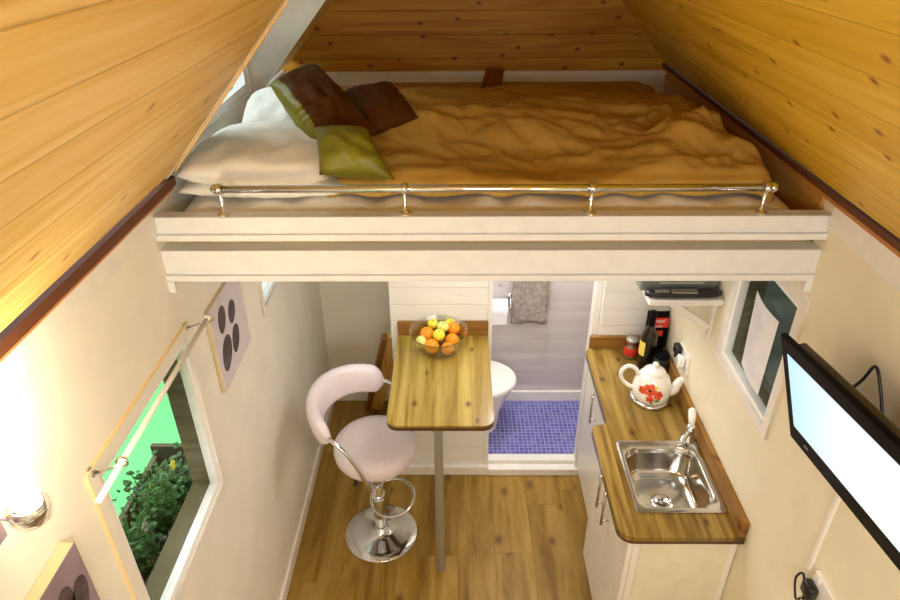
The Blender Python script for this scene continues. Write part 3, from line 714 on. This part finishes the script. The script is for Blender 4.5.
# ------------------------------------------------------------------ kitchen
KZ = .925; cxA, cxB, cy0, cyS = .638, .568, 1.562, 2.150
ks = root('worktop', (.8, 2.15, KZ), 'stained pine kitchen worktop with a stepped front edge along the right wall', 'worktop')
Tk = Matrix.Translation(-ks.location)
def arc(cx, cy, r, a0, a1, n=7): return [(cx + r * math.cos(math.radians(a0 + (a1 - a0) * k / n)), cy + r * math.sin(math.radians(a0 + (a1 - a0) * k / n))) for k in range(n + 1)]
outl = arc(cxB + .055, cy0 + .055, .055, 180, 270) + [(XR - .001, cy0), (XR - .001, YK)] + [(cxA + .02, YK)] + arc(cxA + .018, YK - .018 - .03, .018, 90, 180, 4)[1:] + [(cxA, cyS + .04)] + arc(cxA - .035, cyS + .03, .035, 0, -60, 4)[1:] + arc(cxB + .03, cyS - .035, .03, 90, 180, 4)
SKX0, SKX1, SKY0, SKY1 = .672, .955, 1.695, 2.012
hole = rrect(SKX0 - .004, SKX1 + .004, SKY0 - .004, SKY1 + .004, .06)
plate('worktop_board', outl, [hole], .020, Tk @ XY(KZ - .010), m_counter, ks)
plate('worktop_edge', [(x, y) for x, y in outl], [hole], .014, Tk @ XY(KZ - .0272), m_edge, ks)['label'] = 'dark stained lower edge of the worktop'
b = B(ks.location); b.box(XR - .022, XR - .001, cy0, YK, KZ, KZ + .072, .002); b.out('upstand', m_upstand, ks)
b = B(ks.location); b.box(cxA + .02, XR - .023, YK - .022, YK, KZ, KZ + .065, .002); b.out('upstand', m_upstand, ks)

# cabinets
m_endp = mat('cream_end_panel', (.80, .75, .58), .4)
def cabinet(x0, y0, y1, ndoor, label, handles, endp):
    c = root('kitchen_cabinet', ((x0 + XR) / 2, (y0 + y1) / 2, 0), label, 'cabinet', 'kitchen base cabinets')
    zt = KZ - .035
    b = B(c.location); b.box(x0 + .02, XR - .004, y0, y1, .10, KZ - .20); b.box(x0 + .02, x0 + .038, y0 + .0181, y1 - .0181, KZ - .20, zt)
    b.box(x0 + .02, XR - .004, y0, y0 + .018, KZ - .20, zt); b.box(x0 + .02, XR - .004, y1 - .018, y1, KZ - .20, zt); b.out('carcass', m_white, c)
    b = B(c.location); b.box(x0 + .06, XR - .004, y0 + .02, y1 - .002, 0, .10); b.out('plinth', m_white, c)
    w = (y1 - y0) / ndoor
    for k in range(ndoor):
        a = y0 + w * k + .002
        b = B(c.location); b.box(x0, x0 + .019, a, a + w - .004, .105, zt - .003, .0015); d = b.out('door', m_white, c)
        hy = handles[k]
        b = B(c.location); hx = x0 - .028
        b.tube([(hx, hy, .655), (hx, hy, .845)], .006, 10)
        for hz in (.675, .825): b.tube([(hx, hy, hz), (x0 + .002, hy, hz)], .0045, 8)
        h = b.out('handle', m_steel, c, smooth=True); mwi = h.matrix_world; h.parent = d
    if endp:
        b = B(c.location); b.box(x0 + .045, XR - .03, y0 - .005, y0 - .0005, .10, zt - .005, .001); b.out('end_panel', m_endp, c)
cabinet(.612, 1.590, 2.145, 2, 'wide two-door cream cabinet under the sink', (1.848, 1.942), True)
cabinet(.672, 2.150, 2.733, 1, 'narrower single-door cream cabinet set back beneath the kettle', (2.465,), False)

# sink
sk = root('kitchen_sink', (.815, 1.855, KZ), 'square stainless steel sink let into the worktop below the small window', 'sink')
def rr3(x0, x1, y0, y1, r, z): return [(x, y, z) for x, y in rrect(x0, x1, y0, y1, r, 8)]
b = B(sk.location); rings = [rr3(.652, .980, 1.668, 2.044, .012, KZ + .0005), rr3(.652, .980, 1.668, 2.044, .012, KZ + .005), rr3(.660, .972, 1.676, 2.036, .014, KZ + .007),
    rr3(.668, .957, 1.692, 2.014, .066, KZ + .006), rr3(.673, .952, 1.697, 2.009, .066, KZ + .0), rr3(.679, .946, 1.703, 2.003, .066, KZ - .03), rr3(.688, .938, 1.712, 1.994, .065, KZ - .105),
    rr3(.700, .926, 1.724, 1.982, .058, KZ - .122), rr3(.730, .896, 1.754, 1.952, .05, KZ - .127), rr3(.775, .84, 1.80, 1.87, .03, KZ - .130)]
b.loft(rings, cap=False)
b.face([v for v in b.bm.verts][-len(rings[0]):]); b.out('basin', m_steel, sk, auto=50)
b = B(sk.location); b.lathe((.806, 1.838, KZ - .128), [(0, -.001), (.022, -.001), (.024, .003), (.036, .003), (.042, .001), (.043, -.002)], 32)
b.out('drain', m_chrome, sk, smooth=True)
b = B(sk.location)
for k in range(6):
    a = k * math.pi / 3; b.lathe((.806 + .013 * math.cos(a), 1.838 + .013 * math.sin(a), KZ - .1295), [(0, .0012), (.0045, .0012), (.0045, 0)], 10)
b.out('drain_holes', m_black, sk)
fc = root('tap', (.950, 2.052, KZ), 'short chrome tap with a white lever at the back corner of the sink', 'tap')
b = B(fc.location); b.lathe((.950, 2.050, KZ), [(0, .006), (.024, .006), (.024, .011), (.017, .016), (.016, .06), (.018, .065), (.018, .08), (.010, .088), (0, .089)], 28)
b.tube([(.950, 2.050, KZ + .045), (.925, 2.02, KZ + .062), (.898, 1.990, KZ + .060), (.893, 1.984, KZ + .048)], [.011, .010, .009, .009], 14); b.out('tap_body', m_chrome, fc, smooth=True)
b = B(fc.location); b.tube([(.950, 2.050, KZ + .085), (.953, 2.062, KZ + .10), (.957, 2.085, KZ + .125)], [.011, .014, .016], 14); b.ball((.957, 2.086, KZ + .126), .016); b.out('tap_lever', m_ceram, fc, smooth=True)

# kettle
kx, ky = .862, 2.325
kt = root('kettle', (kx, ky, KZ), 'white ceramic electric kettle painted with red poppies on the worktop', 'kettle')
b = B(kt.location); b.lathe((kx, ky, KZ), [(0, 0), (.080, 0), (.083, .006), (.080, .014), (.074, .018), (0, .018)], 40); b.out('power_base', m_steel, kt, smooth=True)
KP = [(.0, .018), (.070, .018), (.076, .028), (.078, .055), (.073, .085), (.062, .112), (.048, .130), (.042, .136)]
b = B(kt.location); b.lathe((kx, ky, KZ), KP + [(.0, .137)], 48); b.out('kettle_body', m_ceram, kt, smooth=True)
b = B(kt.location); b.lathe((kx, ky, KZ + .136), [(.044, 0), (.042, .006), (.026, .017), (.010, .022), (.008, .026), (.013, .033), (.010, .041), (0, .044)], 36); b.out('lid', m_ceram, kt, smooth=True)
b = B(kt.location); hp = []
for k in range(15):
    t = math.radians(-62 + k * 188 / 14); hp.append((kx - .082 - .036 * math.cos(t) * 1.0, ky + .018, KZ + .092 - .042 * math.sin(t) * -1))
hp = [(kx - .060, ky + .008, KZ + .118), (kx - .075, ky + .012, KZ + .142), (kx - .100, ky + .016, KZ + .150), (kx - .122, ky + .016, KZ + .135), (kx - .128, ky + .014, KZ + .108), (kx - .115, ky + .010, KZ + .080), (kx - .092, ky + .005, KZ + .062), (kx - .072, ky, KZ + .055)]
def spline(pts, n=5):
    P2 = []
    for i in range(len(pts) - 1):
        p0, p1, p2, p3 = [Vector(pts[max(0, min(len(pts) - 1, i + d))]) for d in (-1, 0, 1, 2)]
        for s_ in range(n):
            t = s_ / n; P2.append(.5 * ((2 * p1) + (p2 - p0) * t + (2 * p0 - 5 * p1 + 4 * p2 - p3) * t * t + (3 * p1 - p0 - 3 * p2 + p3) * t ** 3))
    return P2 + [Vector(pts[-1])]
b.tube(spline(hp), .0088, 12); b.out('handle', m_ceram, kt, smooth=True)
b = B(kt.location); sp = spline([(kx + .055, ky - .012, KZ + .045), (kx + .082, ky - .016, KZ + .058), (kx + .092, ky - .018, KZ + .085), (kx + .100, ky - .020, KZ + .106), (kx + .112, ky - .022, KZ + .112)])
n_ = len(sp); b.tube(sp, [.026 - .016 * (i / (n_ - 1)) for i in range(n_)], 14); b.out('spout', m_ceram, kt, smooth=True)
def on_body(az, h):
    for (r0, z0), (r1, z1) in zip(KP[1:], KP[2:]):
        if z0 <= h <= z1: r = r0 + (r1 - r0) * (h - z0) / (z1 - z0); break
    else: r = .05
    return Vector((math.cos(az), math.sin(az), 0)), r
def decal(az, h, rad, m, name, lobes=5, asp=1):
    P = []; Q = []
    for k in range(24):
        t = 2 * math.pi * k / 24; rr = rad * (1 + .13 * math.cos(lobes * t)); hh = h + rr * math.sin(t) * asp; d, r = on_body(az, hh)
        a2 = az + rr * math.cos(t) / r; d, r = on_body(a2, hh); P.append(Vector((kx, ky, KZ + hh)) + d * (r + .0012)); Q.append(Vector((kx, ky, KZ + hh)) + d * (r - .001))
    d, r = on_body(az, h); b = B(kt.location); vs = b.verts(P); c = b.verts([Vector((kx, ky, KZ + h)) + d * (r + .0016)])[0]; vq = b.verts(Q)
    for k in range(24): b.face([vs[k], vs[(k + 1) % 24], c]); b.face([vs[k], vs[(k + 1) % 24], vq[(k + 1) % 24], vq[k]])
    b.out(name, m, kt)
A0 = math.radians(-104)
decal(A0 - .16, .090, .024, m_poppy, 'poppy_print'); decal(A0 - .58, .082, .015, m_poppy, 'poppy_print'); decal(A0 + .30, .072, .018, m_poppy, 'poppy_print'); decal(A0 - .10, .052, .015, m_poppy, 'poppy_print')
decal(A0 + .27, .047, .009, m_leaf2, 'leaf_print', 2); decal(A0 + .02, .034, .005, m_leaf, 'leaf_print', 2); decal(A0 + .18, .102, .007, m_yellowlab, 'bud_print', 3)
decal(A0 - .16, .0905, .006, m_black, 'poppy_centre', 6); decal(A0 + .30, .0725, .004, m_black, 'poppy_centre', 6)
kt.scale = (1.10, 1.10, 1.10)
# sockets and plugs
def socket(y0, y1, z0, z1, label):
    s = root('wall_socket', (XR, (y0 + y1) / 2, (z0 + z1) / 2), label, 'socket', 'wall sockets')
    b = B(s.location); b.box(XR - .010, XR - .0005, y0, y1, z0, z1, .002); b.out('face_plate', m_ceram, s)
    for yy in (y0 + .028, y1 - .028):
        b = B(s.location); b.box(XR - .013, XR - .010, yy - .005, yy + .005, z1 - .022, z1 - .008, .001); b.out('switch', m_white2, s)
    return s
socket(2.32, 2.455, 1.055, 1.145, 'double white wall socket on the right wall behind the kettle')
socket(1.06, 1.20, 1.145, 1.235, 'double white wall socket low on the right wall beneath the television')
def plug(x, y, z, m, label):
    p = root('plug', (x, y, z), label, 'plug', 'plugs')
    b = B(p.location); b.box(x - .028, x, y - .024, y + .024, z - .024, z + .024, .008); b.out('plug_body', m, p, smooth=True)
    b = B(p.location); b.tube([(x - .018, y, z - .02), (x - .020, y, z - .04)], .006, 8); b.out('cord_grip', m, p, smooth=True)
plug(XR - .0105, 2.368, 1.10, m_ceram, 'white plug in the socket behind the kettle')
plug(XR - .0105, 2.428, 1.12, m_black, 'black plug in the socket behind the kettle')
plug(XR - .0105, 1.178, 1.178, m_black, 'black plug in the low socket on the right wall')
b = B(); b.tube(spline([(XR - .04, 1.178, 1.14), (XR - .035, 1.20, 1.11), (XR - .03, 1.235, 1.15), (XR - .025, 1.222, 1.19), (XR - .03, 1.19, 1.17)]), .0035, 8)
tag(b.out('power_cord', m_black, smooth=True), 'short looped black cord at the low wall socket', 'cord')
b = B(); b.box(XR - .012, XR - .0005, 1.226, 1.240, 1.20, 1.72, .002); tag(b.out('cable_trunking', m_white), 'slim white vertical cable trunking below the television', 'trunking')
b = B(); b.box(XR - .022, XR - .0005, 1.02, 1.13, 1.78, 1.90, .003); tag(b.out('aerial_box', m_white), 'small white box on the wall behind the television', 'box')
b = B(); b.tube(spline([(.93, 1.262, 1.80), (.965, 1.262, 1.85), (.975, 1.25, 1.90), (.98, 1.215, 1.86), (.985, 1.18, 1.80), (.97, 1.14, 1.79)]), .004, 8)
tag(b.out('power_cord', m_black, smooth=True), 'black cable looping up behind the television', 'cord')

# wine bottle, coffee bag, jar, black pot
wx, wy = .893, 2.555
w = root('wine_bottle', (wx, wy, KZ), 'green glass wine bottle with dark cap and yellow label behind the kettle', 'bottle')
b = B(w.location); b.lathe((wx, wy, KZ), [(0, .008), (.030, .0), (.037, .004), (.038, .02), (.038, .175), (.034, .20), (.020, .225), (.0145, .245), (.0145, .252)], 36)
b.lathe((wx, wy, KZ), [(0, .012), (.030, .006), (.0345, .012), (.0350, .02), (.0350, .174), (.031, .198), (.017, .223), (.0115, .245), (.0115, .252)], 36); b.out('bottle_glass', m_bottle, w, smooth=True)
b = B(w.location); b.lathe((wx, wy, KZ), [(.0150, .238), (.0156, .24), (.0156, .312), (.0145, .316), (0, .316)], 24); b.out('cap', m_black2, w, smooth=True)
b = B(w.location); vs = []
for z in (.085, .160): vs.append([(wx + .0386 * math.cos(math.radians(a)), wy + .0386 * math.sin(math.radians(a)), KZ + z) for a in range(150, 236, 6)])
vs2 = [[(wx + (x - wx) * 1.008, wy + (y - wy) * 1.008, z) for x, y, z in r] for r in vs]
b.loft([vs[0] + vs2[0][::-1], vs[1] + vs2[1][::-1]]); b.out('label', m_yellowlab, w)
cb = root('coffee_bag', (.955, 2.66, KZ), 'black foil bag with a red label leaning in the worktop corner behind the bottle', 'bag')
rings = []
for (z, hw, hd, dy) in ((.0, .050, .030, 0), (.02, .055, .034, 0), (.12, .056, .032, .004), (.20, .055, .026, .01), (.26, .053, .014, .02), (.31, .052, .004, .03), (.325, .052, .002, .032)):
    rings.append([(.952 + hw * .95 * math.copysign(abs(math.cos(t)) ** .6, math.cos(t)), 2.640 + dy + hd * math.copysign(abs(math.sin(t)) ** .6, math.sin(t)), KZ + z) for t in [2 * math.pi * k / 24 for k in range(24)]])
b = B(cb.location); b.loft(rings[:5]); b.out('bag_body', m_black2, cb, auto=50)
b = B(cb.location); b.loft(rings[4:]); b.out('bag_top', m_foil, cb, auto=50)
b = B(cb.location); b.obox((.948, 2.6135, KZ + .215), (.044, 0, 0), (0, .0012, 0), (0, .002, .025)); b.out('red_label', m_red, cb)
b = B(cb.location); b.obox((.950, 2.6065, KZ + .160), (.018, 0, 0), (0, .0012, 0), (0, .001, .014)); b.out('red_emblem', m_red, cb)
def text(s, size, mx, m, parent, name='lettering', ext=.0008):
    cu = bpy.data.curves.new('t', 'FONT'); cu.body = s; cu.size = size; cu.align_x = 'CENTER'; cu.extrude = ext
    o = bpy.data.objects.new('t', cu); COL.objects.link(o); dg = bpy.context.evaluated_depsgraph_get(); me = bpy.data.meshes.new_from_object(o.evaluated_get(dg))
    bpy.data.objects.remove(o); bpy.data.curves.remove(cu); me.transform(mx); me.materials.clear(); return link(name, me, m, parent)
Tc = Matrix.Translation(-cb.location)
text('Kirazzi', .024, Tc @ axes((1, 0, 0), (0, .09, 1), (0, -1, 0), (.940, 2.6115, KZ + .218)), m_ceram, cb)
text('coffee', .014, Tc @ axes((1, 0, 0), (0, .05, 1), (0, -1, 0), (.948, 2.6085, KZ + .194)), m_ceram, cb)
jr = root('glass_jar', (.845, 2.645, KZ), 'small glass jar with a red and yellow label left of the wine bottle', 'jar')
b = B(jr.location); b.lathe((.845, 2.645, KZ), [(0, .001), (.030, .001), (.033, .005), (.033, .075), (.027, .088), (.027, .094)], 28); b.out('jar_glass', m_jar, jr, smooth=True)
b = B(jr.location); b.lathe((.845, 2.645, KZ), [(0, .004), (.029, .004), (.030, .05), (0, .05)], 24); b.out('jar_contents', mat('spice', (.55, .35, .16), .7), jr, smooth=True)
b = B(jr.location); b.lathe((.845, 2.645, KZ), [(.0336, .02), (.0340, .021), (.0340, .062), (.0336, .063)], 28); b.out('jar_label', m_red, jr, smooth=True)
b = B(jr.location); b.lathe((.845, 2.645, KZ), [(0, .094), (.029, .094), (.030, .098), (.029, .108), (0, .109)], 28); b.out('jar_lid', m_foil, jr, smooth=True)
bl = root('canister', (.955, 2.515, KZ), 'squat black canister between the kettle and the wall', 'canister')
b = B(bl.location); b.lathe((.952, 2.515, KZ), [(0, 0), (.036, 0), (.040, .006), (.040, .085), (.034, .093), (0, .094)], 30); b.out('canister_body', m_black, bl, smooth=True)
b = B(bl.location); b.lathe((.952, 2.515, KZ + .094), [(.037, 0), (.037, .012), (.03, .018), (.010, .019), (.008, .03), (0, .031)], 30); b.out('canister_lid', m_black2, bl, smooth=True)

# shelf with appliance and remote
sh = root('wall_shelf', (.86, 2.42, 1.53), 'white wall shelf on diagonal brackets under the loft at the right wall', 'shelf')
b = B(sh.location); b.box(.725, XR - .001, 2.140, 2.733, 1.522, 1.545, .003); b.out('shelf_board', m_white, sh)
for yy in (2.20, 2.66):
    b = B(sh.location); b.obox((.895, yy, 1.455), (-.095, 0, .068), (0, .009, 0), (.008, 0, .011), .001); b.box(XR - .014, XR - .001, yy - .012, yy + .012, 1.34, 1.522, .001); b.out('bracket', m_white, sh)
ap = root('microwave', (.85, 2.5, 1.546), 'grey metal microwave on the white shelf tucked under the loft floor', 'microwave')
b = B(ap.location); b.box(.700, .990, 2.200, 2.70, 1.552, 1.80, .006); b.out('casing', m_greymetal, ap)
b = B(ap.location)
for zz in (1.585, 1.605): b.box(.77, .94, 2.1975, 2.201, zz, zz + .007)
b.out('vent_trim', mat('pale_vent', (.6, .58, .5), .4, .5), ap)
for xx in (.775, .935):
    b = B(ap.location); b.lathe((xx, 2.200, 1.566), [(0, .003), (.004, .002), (.005, 0)], 10, (0, -1, 0)); b.out('screw', m_chrome, ap)
for xx in (.735, .965):
    for yy in (2.24, 2.67):
        b = B(ap.location); b.lathe((xx, yy, 1.5455), [(0, 0), (.010, 0), (.010, .0065), (0, .0065)], 12); b.out('foot', m_black, ap)
rm = root('remote_control', (.86, 2.165, 1.546), 'long black remote control with silver panel at the front edge of the shelf', 'remote control')
b = B(rm.location); rg = []
for k in range(17):
    f = k / 16; x = .712 + .286 * f; wv = .023 * (1 - (2 * f - 1) ** 8 * .5); rg.append([(x, 2.168 + wv * math.cos(t), 1.563 + .0165 * math.copysign(abs(math.sin(t)) ** .7, math.sin(t)) * (1 - (2 * f - 1) ** 8 * .4)) for t in [2 * math.pi * q / 16 for q in range(16)]])
b.loft(rg); b.out('remote_body', m_black, rm, smooth=True)
b = B(rm.location); b.obox((.855, 2.158, 1.575), (.050, 0, -.001), (0, .010, .004), (0, -.002, .004), .003); b.out('silver_panel', m_steel, rm)
for k in range(7):
    b = B(rm.location); b.box(.745 + k * .008, .749 + k * .008, 2.150, 2.168, 1.574, 1.5795, .0005); b.out('button', m_grey, rm)

# paper on the window
pp = root('paper_sheet', (1.02, 1.85, 1.55), 'white printed sheet of paper taped inside the right window pane', 'paper')
c4 = [Vector((1.0185, 1.950, 1.700)), Vector((1.0185, 1.768, 1.690)), Vector((1.0185, 1.764, 1.395)), Vector((1.0185, 1.925, 1.412))]
b = B(pp.location); R = []
for i in range(13):
    f = i / 12; a = c4[0].lerp(c4[1], f); e = c4[3].lerp(c4[2], f); R.append([a + Vector((-.010 * math.sin(f * 3.1), 0, 0)), a.lerp(e, .5) + Vector((-.014 * math.sin(f * 3.1), 0, 0)), e + Vector((-.006 * math.sin(f * 3), 0, 0))])
RR = [r + [v + Vector((.0006, 0, 0)) for v in r[::-1]] for r in R]; b.loft(RR); b.out('paper', m_paper, pp, smooth=False)
rnd = random.Random(4)
b = B(pp.location)
for k in range(15):
    f = .10 + k * .052; fe = rnd.uniform(.55, .9)
    for g in range(int(fe * 14)):
        u0, u1 = .10 + g * .058, .10 + g * .058 + rnd.uniform(.025, .045)
        def pt(u, v): a = c4[0].lerp(c4[1], u); e = c4[3].lerp(c4[2], u); return a.lerp(e, v) + Vector((-.0155 * math.sin(u * 3.1) - .001, 0, 0))
        b.face(b.verts([pt(u0, f), pt(u1, f), pt(u1, f + .014), pt(u0, f + .014)]))
b.out('printed_lines', m_ink, pp)

# ------------------------------------------------------------------ television
O_ = Vector((0, 0, CH)); sc = 1.108
A = O_ + (Vector((.74, 1.26753, 1.98231)) - O_) * sc
u = Vector((-.0082, -.9887, .1496)).normalized(); w_ = Vector((.2603, -.1466, -.9543)).normalized(); n_ = u.cross(w_).normalized()
if n_.x > 0: n_ = -n_      # towards the room
TW, THh = .56, .2889 * sc
tv = root('television', A + u * TW / 2 + w_ * THh / 2, 'black flat television glowing white, tilted out from the right wall', 'television')
def P(a, b_, d): return A + u * a + w_ * b_ + n_ * d
def tvbox(b, a0, a1, b0, b1, d0, d1, bev=0): b.obox(P((a0 + a1) / 2, (b0 + b1) / 2, (d0 + d1) / 2), u * (a1 - a0) / 2, w_ * (b1 - b0) / 2, n_ * (d1 - d0) / 2, bev)
b = B(tv.location); tvbox(b, 0, TW, 0, THh, -.016, 0, .004)
b.out('bezel', m_black2, tv)
b = B(tv.location); tvbox(b, .035, TW - .035, .043, .262, -.001, .0012); b.out('screen', m_screen, tv)
b = B(tv.location); tvbox(b, .05, TW - .05, .010, THh - .03, -.040, -.016, .006); b.out('back_cover', m_darkcase, tv)
b = B(tv.location); tvbox(b, .085, .105, .288, .293, 0, .0012); b.out('emblem', m_grey, tv)
b = B(tv.location); c = P(.30, .16, -.040); b.tube([c, Vector((.985, c.y - .02, c.z - .01))], .018, 14); b.box(.985, XR, c.y - .08, c.y + .04, c.z - .07, c.z + .05, .003); b.out('mount_arm', m_greymetal, tv)

# ------------------------------------------------------------------ bathroom things
tl = root('toilet', (.10, 3.115, .068), 'white toilet with closed rounded lid half hidden behind the table partition', 'toilet')
def egg(cx, cy, L0, L1, wd, z, n=36):
    P = []
    for k in range(n):
        t = 2 * math.pi * k / n; r = L1 if math.cos(t) > 0 else L0; P.append((cx + r * math.cos(t), cy + wd * math.sin(t), z))
    return P
ty = 3.11
b = B(tl.location); b.loft([egg(.10, ty, .15, .14, .10, .069), egg(.10, ty, .15, .145, .105, .10), egg(.10, ty, .16, .16, .125, .22), egg(.09, ty, .18, .22, .165, .35), egg(.09, ty, .19, .245, .182, .40), egg(.09, ty, .19, .250, .186, .415)]); b.out('pan', m_ceram, tl, auto=40)
b = B(tl.location); b.loft([egg(.09, ty, .19, .254, .190, .416), egg(.09, ty, .19, .258, .193, .428), egg(.09, ty, .18, .252, .188, .440), egg(.09, ty, .15, .20, .15, .446)]); b.out('lid', m_ceram, tl, auto=40)
b = B(tl.location); b.box(-.285, -.12, ty - .18, ty + .18, .42, .78, .015); b.box(-.285, -.08, ty - .09, ty + .09, .069, .42, .01); b.out('cistern', m_ceram, tl)
tr = root('towel', (.425, 3.34, .70), 'taupe towel hanging on the whitewashed wall above the toilet', 'towel')
b = B(tr.location); rg = []
for j in range(17):
    z = .682 + (1.22 - .682) * j / 16; w0 = .318 + .004 * math.sin(j); w1_ = .528 + .004 * math.cos(j * 1.3); fr_, bk_ = [], []
    for i in range(13):
        f = i / 12; x = w0 + (w1_ - w0) * f; d = .010 * math.sin(f * 9 + j * .1) + .004 * noise.noise(Vector((f * 4, j * .4, 2)))
        fr_.append((x, 3.315 - d, z)); bk_.append((x, 3.334 - d * .3, z))
    rg.append(fr_ + bk_[::-1])
b.loft(rg); b.out('towel_cloth', m_towel, tr, smooth=True)
b = B(tr.location); b.tube([(.30, 3.325, 1.225), (.545, 3.325, 1.225)], .009, 12)
for xx in (.303, .542): b.tube([(xx, 3.325, 1.225), (xx, 3.358, 1.225)], .007, 10)
b.out('towel_bar', m_chrome, tr, smooth=True)
tp = root('toilet_roll', (.25, 3.29, .80), 'white toilet roll on a chrome holder beside the towel', 'toilet roll')
b = B(tp.location); b.lathe((.185, 3.285, .81), [(.020, 0), (.055, 0), (.055, .105), (.020, .105), (.020, 0)], 32, (1, 0, 0)); b.out('paper_roll', m_paper, tp, auto=40)
b = B(tp.location); b.box(.185, .285, 3.229, 3.231, .73, .81); b.out('loose_sheet', m_paper, tp)
b = B(tp.location); b.tube([(.18, 3.285, .81), (.31, 3.285, .81)], .006, 10); b.tube([(.31, 3.285, .81), (.31, 3.325, .85), (.31, 3.358, .85)], .006, 10); b.lathe((.31, 3.359, .85), [(0, .01), (.018, .01), (.02, 0)], 16, (0, -1, 0)); b.out('holder', m_chrome, tp, smooth=True)

# ------------------------------------------------------------------ loft ladder stored in the nook
ld = root('loft_ladder', (-.47, 3.30, 0), 'golden and dark brown wooden loft ladder leaning in the nook behind the breakfast bar', 'ladder')
# the rails lean from the floor near the far wall towards the partition side
pB, pT = Vector((-.570, 3.34, .0)), Vector((-.378, 2.95, .82))
up_ = (pT - pB).normalized(); side = Vector((1, .12, -.08)); side = (side - up_ * side.dot(up_)).normalized(); nn = up_.cross(side)
def rail(o0, o1, m, nm, th=.012, ex=0):
    b = B(ld.location); c0 = pB + side * (o0 + o1) / 2; L = (pT - pB).length + ex
    b.obox(c0 + up_ * (L / 2) + Vector((0, 0, .012)), side * (o1 - o0) / 2, nn * th, up_ * (L / 2), .002); b.out(nm, m, ld)
rail(-.032, -.002, m_brown, 'rail', .022); rail(.0, .072, m_gold, 'rail', .014, .02)
for k in range(4):
    b = B(ld.location); c = pB + up_ * (.15 + k * .24) + side * .03 + nn * .03; b.obox(c, side * .05, nn * .018, up_ * .010, .001); b.out('rung', m_gold, ld)
